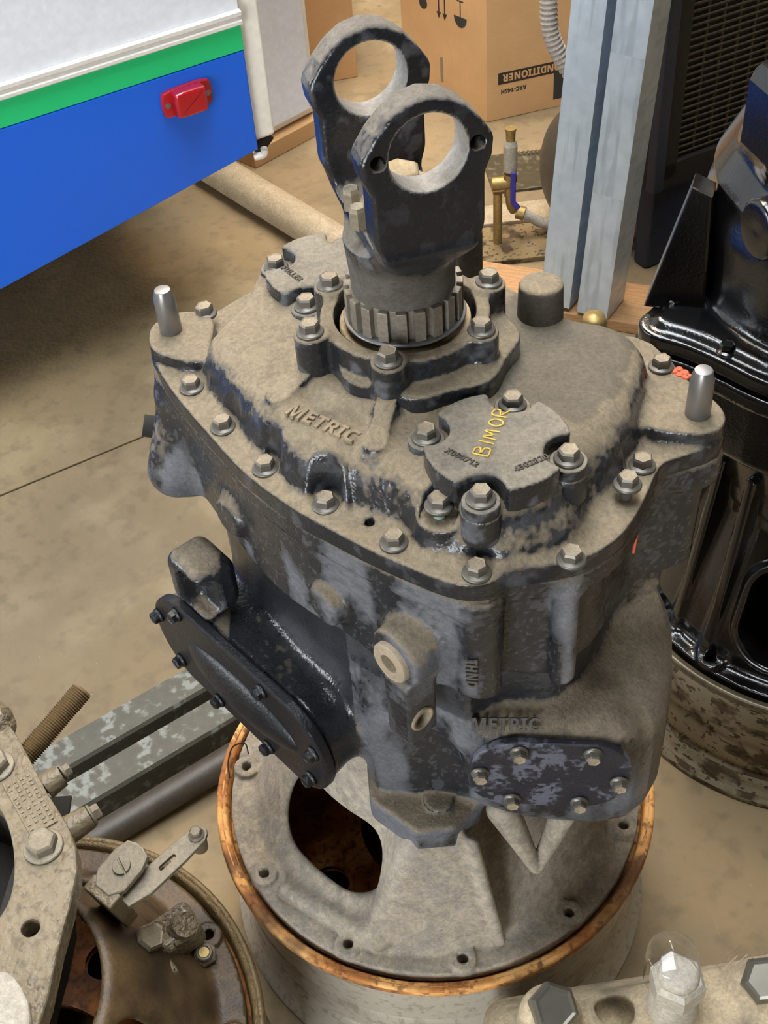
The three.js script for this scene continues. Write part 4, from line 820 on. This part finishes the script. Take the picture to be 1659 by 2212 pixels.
{
  // machine with a punched grille
  const t = thing('machine_cabinet', 'dark machine cabinet with a brown slotted grille behind the post', 'machine', [0.632, 0, -1.51], 0.45);
  mesh('cabinet_base', xf(box(0.9, 0.21, 0.05, 0.01), { p: [0.47, 0.105, -0.05] }), M.navy, t);
  mesh('cabinet_shell', xf(box(0.9, 1.2, 0.05, 0.008), { p: [0.45, 0.82, -0.05] }), M.grilleFrame, t);
  mesh('frame_edge', xf(box(0.03, 1.2, 0.03, 0.004), { p: [0.012, 0.82, -0.012] }), M.navy, t);
  const grille = new THREE.Group(); grille.name = 'grille'; t.add(grille);
  const bar = box(0.55, 0.006, 0.004, 0.001, 1), rib = box(0.004, 0.6, 0.007, 0.001, 1);
  for (let k = 0; k < 40; k++) { const o = mesh('slat', bar, M.grille, grille); o.position.set(0.345, 0.29 + k * 0.0152, -0.018); o.rotation.x = 0.5; }
  for (let k = 0; k < 13; k++) { const o = mesh('upright', rib, M.grille, grille); o.position.set(0.075 + k * 0.045, 0.585, -0.021); }
  for (const [x, y, w, h] of [[0.042, 0.58, 0.05, 0.68], [0.45, 0.25, 0.9, 0.06]]) mesh('grille_rim', xf(box(w, h, 0.02, 0.003), { p: [x, y, -0.016] }), M.grilleFrame, grille);
  const box2 = thing('parts_crate', 'bluish dirty crate on the floor under the machine grille', 'crate', [0.86, 0, -1.46], 0.45);
  mesh('crate_body', xf(box(0.30, 0.2, 0.12, 0.006), { p: [0, 0.1, 0] }), M.navy, box2);
  mesh('crate_edge', xf(box(0.31, 0.015, 0.13, 0.003), { p: [0, 0.2, 0] }), M.navy, box2);
}

// ------------------------------------------------------------------ glossy black gearbox at the right
{
  const cx = 0.621, cz = -0.331;
  rim('dirty white wheel rim under the glossy black gearbox at the right', cx, cz, M.oilSteel, M.dirtyWhite, M.darkRust);
  const t = thing('gearbox', 'freshly painted glossy black gearbox standing on a dirty white rim', 'gearbox', [cx, 0.219, cz]);
  const noPaint = (x, y, z, nx, ny, nz, o) => { o[0] = o[1] = o[2] = 1; o[3] = 0; };
  const glossMesh = (f, lo, hi, cell, name) => { const g = sdfMesh(f, lo, hi, cell, noPaint); g.deleteAttribute('color'); return mesh(name, g, M.gloss, t); };
  // local: origin on the axis at the flange
  const bell = (x, y, z) => {
    const r = hyp(x, z), a = Math.atan2(z, x);
    let d = dSlab(r - 0.2765, y, 0.0, 0.018, 0.002), k = 9;
    for (let i = 0; i < 12; i++) { const h = i * 0.5236 + 0.35; k = Math.min(k, hyp(x - 0.2605 * Math.cos(h), z - 0.2605 * Math.sin(h))); }
    d = smin(d, smax(k - 0.019, Math.max(y - 0.025, -y), 0.003), 0.006);
    const Rc = y < 0.05 ? 0.252 : mix(0.252, 0.2, clamp((y - 0.05) / 0.2, 0, 1));
    let wall = smax(r - Rc, Math.max(y - 0.3, 0.004 - y), 0.01);
    // ribs up the wall
    for (const ra of [2.5, 2.75, 3.1, 0.8, 0.3]) { const ex = Math.cos(ra), ez = Math.sin(ra), along_ = x * ex + z * ez, across = -x * ez + z * ex; wall = smin(wall, smax(Math.abs(across) - 0.008, Math.max(along_ - (0.262 - 0.12 * y), Math.max(y - 0.34, 0.01 - y)), 0.006) + (along_ < 0 ? 1 : 0), 0.012); }
    d = smin(d, wall, 0.014);
    d = smax(d, -(r - Rc + 0.016 + (y > 0.28 ? 1 : 0)), 0.004);
    d = smax(d, -(k - 0.0075), 0.001);
    // large window looking towards the camera, with a rolled edge
    const wa = Math.atan2(Math.sin(a - 1.80), Math.cos(a - 1.80)) * 0.23, q = [Math.max(0, Math.abs(wa) - 0.075), Math.max(0, Math.abs(y - 0.135) - 0.028)], w = hyp(q[0], q[1]) - 0.05;
    if (z > 0) { d = smin(d, smax(Math.abs(w) - 0.011, Math.abs(r - Rc + 0.002) - 0.014, 0.006), 0.01); d = smax(d, -w, 0.006); }
    return d;
  };
  glossMesh(bell, [-0.29, -0.006, -0.29], [0.29, 0.36, 0.29], 0.004, 'clutch_housing');
  const flangeOut = new Poly([[-0.30, 0.02], [-0.33, 0.045], [-0.325, 0.085], [-0.285, 0.11], [-0.245, 0.155], [-0.21, 0.2], [-0.13, 0.255], [0, 0.28], [0.13, 0.26], [0.25, 0.14], [0.28, 0], [0.22, -0.17], [0.05, -0.25], [-0.12, -0.22], [-0.23, -0.12], [-0.27, -0.04]], 2, 0.003);
  const body = (x, y, z) => {
    const r = hyp(x, z), f = flangeOut.d(x, z);
    let d = smax(r - 0.205 - 0.12 * clamp(y - 0.3, 0, 0.2), Math.max(y - 0.6, 0.26 - y), 0.02);
    d = smin(d, smax(f + 0.02, Math.max(y - 0.56, 0.40 - y), 0.012), 0.02);
    d = smin(d, dSlab(f, y, 0.505, 0.527, 0.004), 0.01);
    d = smin(d, dSlab(f + 0.004, y, 0.531, 0.552, 0.004), 0.006);
    d = smin(d, smax(hyp(x, z) - 0.232, Math.max(y - 0.672, 0.5 - y), 0.03), 0.02);
    d = smin(d, smax(hyp(x, z) - 0.228 + 0.5 * Math.max(0, y - 0.70), Math.max(y - 0.80, 0.6 - y), 0.03), 0.02);
    d = smin(d, dBox(x + 0.135, y - 0.79, z - 0.03, 0.07, 0.05, 0.06, 0.02), 0.02);
    return d;
  };
  glossMesh(body, [-0.36, 0.24, -0.3], [0.32, 0.86, 0.32], 0.0045, 'main_case');
  // bracket rib that catches the light, pipe stub, hexagon block and shaft at the top
  const br = (pts, dz) => { const g = ext(pts, dz, 0.004); return g; };
  mesh('support_rib', xf(br([[-0.045, 0.55], [0.03, 0.55], [0.02, 0.70], [-0.005, 0.71]], 0.05), { r: [-0.12, -0.35, 0], p: [-0.275, 0, 0.055] }), M.gloss, t);
  mesh('pipe_stub', xf(along(lathe([[0.026, -0.08], [0.026, 0.075], [0.034, 0.08], [0.034, 0.1], [0.028, 0.105], [0, 0.103]], 32), [-1, 0.0, 0.25]), { p: [-0.13, 0.725, 0.12] }), M.gloss, t);
  mesh('shift_block', xf(flatNormals(hex(0.11, 0.09)), { p: [-0.165, 0.775, 0.06], r: [0, 0.2, 0] }), M.gloss, t);
  mesh('shift_shaft', xf(lathe([[0, 0.12], [0.016, 0.118], [0.02, 0.11], [0.021, 0.03], [0.028, 0.026], [0.028, 0]].reverse(), 32), { p: [-0.17, 0.862, 0.06] }), M.oilSteel, t);
  for (const [a, b] of [[-0.275, 0.03], [-0.235, 0.13], [-0.12, 0.22], [0.0, 0.255], [0.12, 0.235]]) bolt(t, BOLT, [cx + a, 0.219 + 0.5525, cz + b], [0, 1, 0], { top: M.gloss, side: M.gloss });
}

// ------------------------------------------------------------------ greasy gearbox at the lower left
{
  const cx = -0.525, cz = 0.331;
  rim('greasy wheel rim with a pale lip at the lower left', cx, cz, M.oldLip, M.greaseFlat, M.darkRust);
  const t = thing('gearbox', 'greasy tan gearbox cut by the left edge, with a threaded stud and lever', 'gearbox', [cx, 0.219, cz]);
  M.castGrease = std({ vertexColors: true, color: 0xa08a68, map: grainTex, bumpMap: castBump, bumpScale: 0.0006, roughness: 0.5 });
  const bell3 = (x, y, z) => {        // axis at the flange foot
    const r = hyp(x, z), a = Math.atan2(z, x); let k = 9;
    for (let i = 0; i < 12; i++) k = Math.min(k, hyp(x - 0.2605 * Math.cos(i * 0.5236), z - 0.2605 * Math.sin(i * 0.5236)));
    let d = smin(dSlab(r - 0.2765, y, 0, 0.018, 0.002), smax(k - 0.0175, Math.max(y - 0.0235, -y), 0.002), 0.004);
    const R = mix(0.243, 0.15, clamp((y - 0.018) / 0.15, 0, 1));
    d = smin(d, smax((r - R) * 0.86, Math.max(y - 0.168, 0.006 - y), 0.008), 0.008);
    d = smax(d, -smax(r - R + 0.015, -y - 0.01, 0.004), 0.004);
    for (const w of [0.62, 2.6, -1.6]) { const u = Math.atan2(Math.sin(a - w), Math.cos(a - w)) * 0.2, q = hyp(Math.max(0, Math.abs(u) - 0.07), Math.max(0, Math.abs(y - 0.095) - 0.02)) - 0.035; if (r > 0.1) d = smax(d, -q * 0.8, 0.008); }
    return smax(d, -(k - 0.0066), 0.001);
  };
  const bg = sdfMesh(bell3, [-0.285, -0.006, -0.285], [0.285, 0.178, 0.285], 0.004, (x, y, z, nx, ny, nz, o) => { const b = fbm(x * 26, y * 26, z * 26, 4); put(o, [0.10, 0.078, 0.05], [0.36, 0.30, 0.215], step(0.25, 0.7, b), 0.5); });
  mesh('clutch_housing', bg, M.castGrease, t);
  const plate = [[-0.95, -0.05], [-0.56, 0.0], [-0.50, 0.05], [-0.485, 0.073], [-0.444, 0.147], [-0.413, 0.195], [-0.402, 0.222], [-0.397, 0.251], [-0.4, 0.294], [-0.406, 0.339], [-0.41, 0.392], [-0.425, 0.47], [-0.5, 0.6], [-0.95, 0.6]].reverse();
  const open = chaikin([[-0.60, 0.12], [-0.51, 0.14], [-0.478, 0.19], [-0.462, 0.256], [-0.471, 0.303], [-0.52, 0.34], [-0.62, 0.30]], 2);
  part('top_plate', flat(plate, 0.47, 0.03, 0.003, [open, ring(-0.438, 0.313, 0.0095, 20)]), M.greaseFlat, t);
  part('case_wall', flat(plate.map(([x, z]) => [x - 0.026, z + 0.014]), 0.38, 0.09, 0.002, [open, ring(-0.438, 0.313, 0.0095, 20)]), M.under, t);
  part('well_floor', flat([[-0.66, 0.08], [-0.45, 0.08], [-0.45, 0.38], [-0.66, 0.38]].reverse(), 0.386, 0.006, 0.001), M.under, t);
  for (const [x, z, G] of [[-0.437, 0.219, BIG], [-0.508, 0.108, BIG]]) bolt(t, G, [x, 0.5005, z], [0, 1, 0], { top: M.greyPlate, side: M.greyPlate });
  // nameplate with worn raised rows
  const np = new THREE.Group(); np.name = 'name_plate'; np.position.set(-0.461 - cx, 0.501 - 0.219, 0.160 - cz); np.rotation.y = -1.03; t.add(np);
  mesh('plate_body', xf(box(0.085, 0.002, 0.033, 0.0008), {}), M.greaseFlat, np);
  const rows = []; for (let r = 0; r < 4; r++) for (let k = 0; k < 11; k++) if (rnd() > 0.12) rows.push(xf(box(0.0035 + rnd() * 0.0025, 0.0014, 0.0042, 0.0004, 1), { p: [-0.035 + k * 0.007, 0.0014, -0.012 + r * 0.008] }));
  mesh('worn_characters', join(rows), M.greaseFlat, np).userData.kind = 'stuff';
  // threaded stud
  const pr = [[0, 0.112], [0.0118, 0.112], [0.0135, 0.109]]; for (let k = 0; k < 40; k++) { pr.push([0.0114, 0.109 - k * 0.0030 - 0.0015], [0.0137, 0.109 - (k + 1) * 0.0030]); } pr.push([0.0137, -0.03], [0, -0.03]);
  M.stud = std({ map: greaseTex, color: 0xe8d3b0, roughness: 0.5 });
  part('threaded_stud', xf(along(flatNormals(lathe(pr.reverse(), 28)), [0.62, 0.18, -0.77]), { p: [-0.488, 0.482, 0.092] }), M.stud, t);
  // lumps and nuts on the edge
  const lump = (p, s, k) => { const g = new THREE.IcosahedronGeometry(1, 5), a = g.attributes.position; for (let i = 0; i < a.count; i++) { const v = V3(0, 0, 0).fromBufferAttribute(a, i), m = 0.8 + 0.5 * fbm(v.x * 1.6 + k, v.y * 1.6, v.z * 1.6, 3); a.setXYZ(i, v.x * m * s[0], v.y * m * s[1], v.z * m * s[2]); } g.computeVertexNormals(); g.translate(...p); return boxUV(g); };
  part('grease_lump', lump([-0.535, 0.49, 0.035], [0.035, 0.028, 0.03], 3), M.grease, t);
  const side = (p, dir, G = BOLT) => bolt(t, G, p, dir, { top: M.greyPlate, side: M.greyPlate });
  part('side_boss', xf(along(cyl(0.016, 0.014, 0.022, 20), [0.8, 0.1, -0.6]), { p: [-0.446, 0.478, 0.118] }), M.greaseFlat, t); side([-0.436, 0.480, 0.110], [0.8, 0.1, -0.6], SMALL);
  part('side_boss', xf(along(cyl(0.017, 0.014, 0.03, 20), [0.85, 0.1, -0.5]), { p: [-0.412, 0.468, 0.172] }), M.greaseFlat, t); side([-0.399, 0.470, 0.164], [0.85, 0.1, -0.5], BOLT);
  // bracket with a slotted screw, and the lever
  const bk = chaikin([[-0.03, -0.022], [0.028, -0.022], [0.036, 0], [0.028, 0.022], [-0.03, 0.022]], 1);
  const br = new THREE.Group(); br.name = 'lever_bracket'; br.position.set(-0.368 - cx, 0.425 - 0.219, 0.212 - cz); br.rotation.set(0.12, 0.85, 0.1); t.add(br);
  mesh('bracket_plate', flat(bk, 0, 0.009, 0.002), M.greyPlate, br);
  mesh('bracket_leg', xf(box(0.02, 0.075, 0.044, 0.003), { p: [-0.03, -0.03, 0] }), M.greaseFlat, br);
  const half = (s) => Array.from({ length: 13 }, (_, i) => { const a = 0.12 + i / 12 * (Math.PI - 0.24); return [0.0105 * Math.cos(a), s * 0.0105 * Math.sin(a)]; });
  mesh('slotted_screw', xf(join([flat(half(1).reverse(), 0, 0.005, 0.0006), flat(half(-1), 0, 0.005, 0.0006), xf(cyl(0.0104, 0.0104, 0.0015, 24), { p: [0, 0.0007, 0] })]), { p: [0.004, 0.008, 0], r: [0, 1.2, 0] }), M.greyPlate, br);
  const lv = new THREE.Group(); lv.name = 'lever_arm'; lv.position.set(-0.322 - cx, 0.412 - 0.219, 0.205 - cz); lv.rotation.set(0, 0.76, 0.05); t.add(lv);
  const lo = chaikin([[-0.058, -0.015], [0.05, -0.014], [0.064, -0.006], [0.064, 0.006], [0.05, 0.014], [-0.058, 0.015]], 1), slot = ring(0, 0, 0.0045, 16).map(([a, b]) => [a * 1 + Math.sign(a) * 0.009 + 0.006, b]);
  mesh('arm', flat(lo, 0, 0.006, 0.0012, [slot]), M.greyPlate, lv);
  const e = mesh('arm_bolt', SMALL.head, M.greyPlate, lv); e.position.set(0.051, 0.006, 0); mesh('bolt_top', SMALL.top, M.greyPlate, e);
  mesh('ball_joint', xf(cyl(0.009, 0.011, 0.02, 20), { p: [0.05, -0.012, 0] }), M.greaseFlat, lv);
  // greasy slave cylinder block and unions inside the rim
  part('slave_cylinder', xf(box(0.058, 0.05, 0.046, 0.01, 4), { r: [0.15, 0.55, 0.1], p: [-0.330, 0.285, 0.218] }), M.grease, t);
  part('slave_boss', xf(along(cyl(0.017, 0.015, 0.03, 20), [0.5, 0.8, 0.2]), { p: [-0.322, 0.305, 0.222] }), M.grease, t);
  part('slave_cylinder_cap', xf(box(0.05, 0.03, 0.04, 0.008), { r: [0, 0.6, 0], p: [-0.352, 0.285, 0.27] }), M.grease, t);
  part('cover_nut', xf(along(flatNormals(hex(0.03, 0.024)), [0.5, 0.8, 0.1]), { p: [-0.360, 0.318, 0.244] }), M.greyPlate, t);
  const union = (x, z, y) => { part('union_nut', xf(along(join([xf(flatNormals(hex(0.026, 0.012)), {}), xf(lathe([[0.0065, 0.012], [0.0065, 0.020], [0.0105, 0.020], [0.011, 0.012]].reverse(), 20), {})]), [0.1, 1, 0.25]), { p: [x, y, z] }), M.greyPlate, t); part('union_bore', xf(along(cyl(0.0066, 0.0066, 0.004, 16), [0.1, 1, 0.25]), { p: [x + 0.0017, y + 0.0165, z + 0.004] }), M.brass, t); };
  union(-0.302, 0.228, 0.242);
  part('square_head', xf(along(box(0.03, 0.03, 0.024, 0.004), [0.3, 1, 0.2]), { p: [-0.322, 0.25, 0.285] }), M.greyPlate, t);
  part('square_head', xf(along(box(0.022, 0.018, 0.022, 0.004), [0.3, 1, 0.4]), { p: [-0.335, 0.25, 0.255] }), M.grease, t);
  part('pale_gasket', flat(chaikin([[-0.52, 0.36], [-0.455, 0.362], [-0.438, 0.375], [-0.42, 0.405], [-0.419, 0.45], [-0.52, 0.46]].reverse(), 1), 0.5005, 0.012, 0.003), M.paleFitting, t);
}

// ------------------------------------------------------------------ dusty casting at the lower right with bolts and a capped union
{
  const t = thing('dusty_casting', 'tan dusty casting at the lower right corner with bolts and a capped union', 'casting', [0.25, 0, 0.46]);
  const f = (x, y, z) => {
    let d = smax(smax(dBox(x - 0.25, y - 0.185, z - 0.48, 0.22, 0.185, 0.18, 0.03), (0.345 - z + 0.1 * (0.25 - x)) * 0.8 + (y - 0.33) * 0.5, 0.03), -(hyp(x, z) - 0.315), 0.01);
    d = smin(d, dCap(x, y, z, [0.095, 0.26, 0.405], [0.093, 0.375, 0.398]) - 0.033, 0.012);
    d = smin(d, dCap(x, y, z, [0.225, 0.25, 0.41], [0.225, 0.36, 0.40]) - 0.03, 0.02);
    d = smin(d, dCap(x, y, z, [0.325, 0.25, 0.40], [0.32, 0.37, 0.385]) - 0.032, 0.02);
    d = smin(d, dCap(x, y, z, [0.10, 0.33, 0.42], [0.36, 0.34, 0.36]) - 0.018, 0.03);
    d = smax(d, -(hyp(x - 0.165, (y - 0.345) * 0.8, z - 0.395) - 0.024), 0.01);
    return d;
  };
  part('casting_body', sdfMesh(f, [0.02, -0.005, 0.28], [0.49, 0.43, 0.66], 0.004, (x, y, z, nx, ny, nz, o) => { const b = fbm(x * 30, y * 30, z * 30, 4); put(o, [0.22, 0.175, 0.115], [0.52, 0.41, 0.26], step(0.25, 0.65, b + 0.1), 0.6); }), M.castSmooth, t);
  M.greyBolt = std({ map: plainGrain, color: 0x6a655a, roughness: 0.3, metalness: 0.5 });
  const hb = (p, dir, turn) => { const g = flatNormals(hex(0.045, 0.022)); g.rotateY(turn); part('hex_bolt', xf(along(g, dir), { p }), M.greyBolt, t); };
  hb([0.094, 0.395, 0.398], [0.15, 1, 0.4], 0.2); hb([0.322, 0.385, 0.386], [-0.1, 1, 0.3], 0.5);
  part('union_body', xf(join([xf(flatNormals(hex(0.05, 0.03)), { p: [0, 0.035, 0] }), xf(lathe([[0, 0.04], [0.024, 0.04], [0.027, 0.0], [0.022, -0.03]].reverse(), 32), {}), xf(lathe([[0.0, 0.07], [0.018, 0.07], [0.021, 0.066], [0.021, 0.055]].reverse(), 32), {})]), { p: [0.222, 0.385, 0.40] }), M.paleFitting, t, 'pale hexagon union');
  part('dust_cap', xf(lathe([[0.0255, -0.012], [0.0262, 0.02], [0.0265, 0.034], [0.0245, 0.042], [0.0, 0.044]].reverse(), 40), { p: [0.214, 0.446, 0.394], r: [0, 0, 0] }), M.clear, t, 'clear plastic cap');
  part('clear_flap', xf(box(0.05, 0.0012, 0.05, 0.0004, 1), { r: [0.5, 0.5, -0.3], p: [0.256, 0.447, 0.375] }), M.clear, t, 'clear plastic flap');
  part('small_tap', xf(along(cyl(0.009, 0.009, 0.035, 16), [0.7, 0.5, -0.3]), { p: [0.292, 0.41, 0.372] }), M.clear, t);
}

renderer.render(scene, camera);
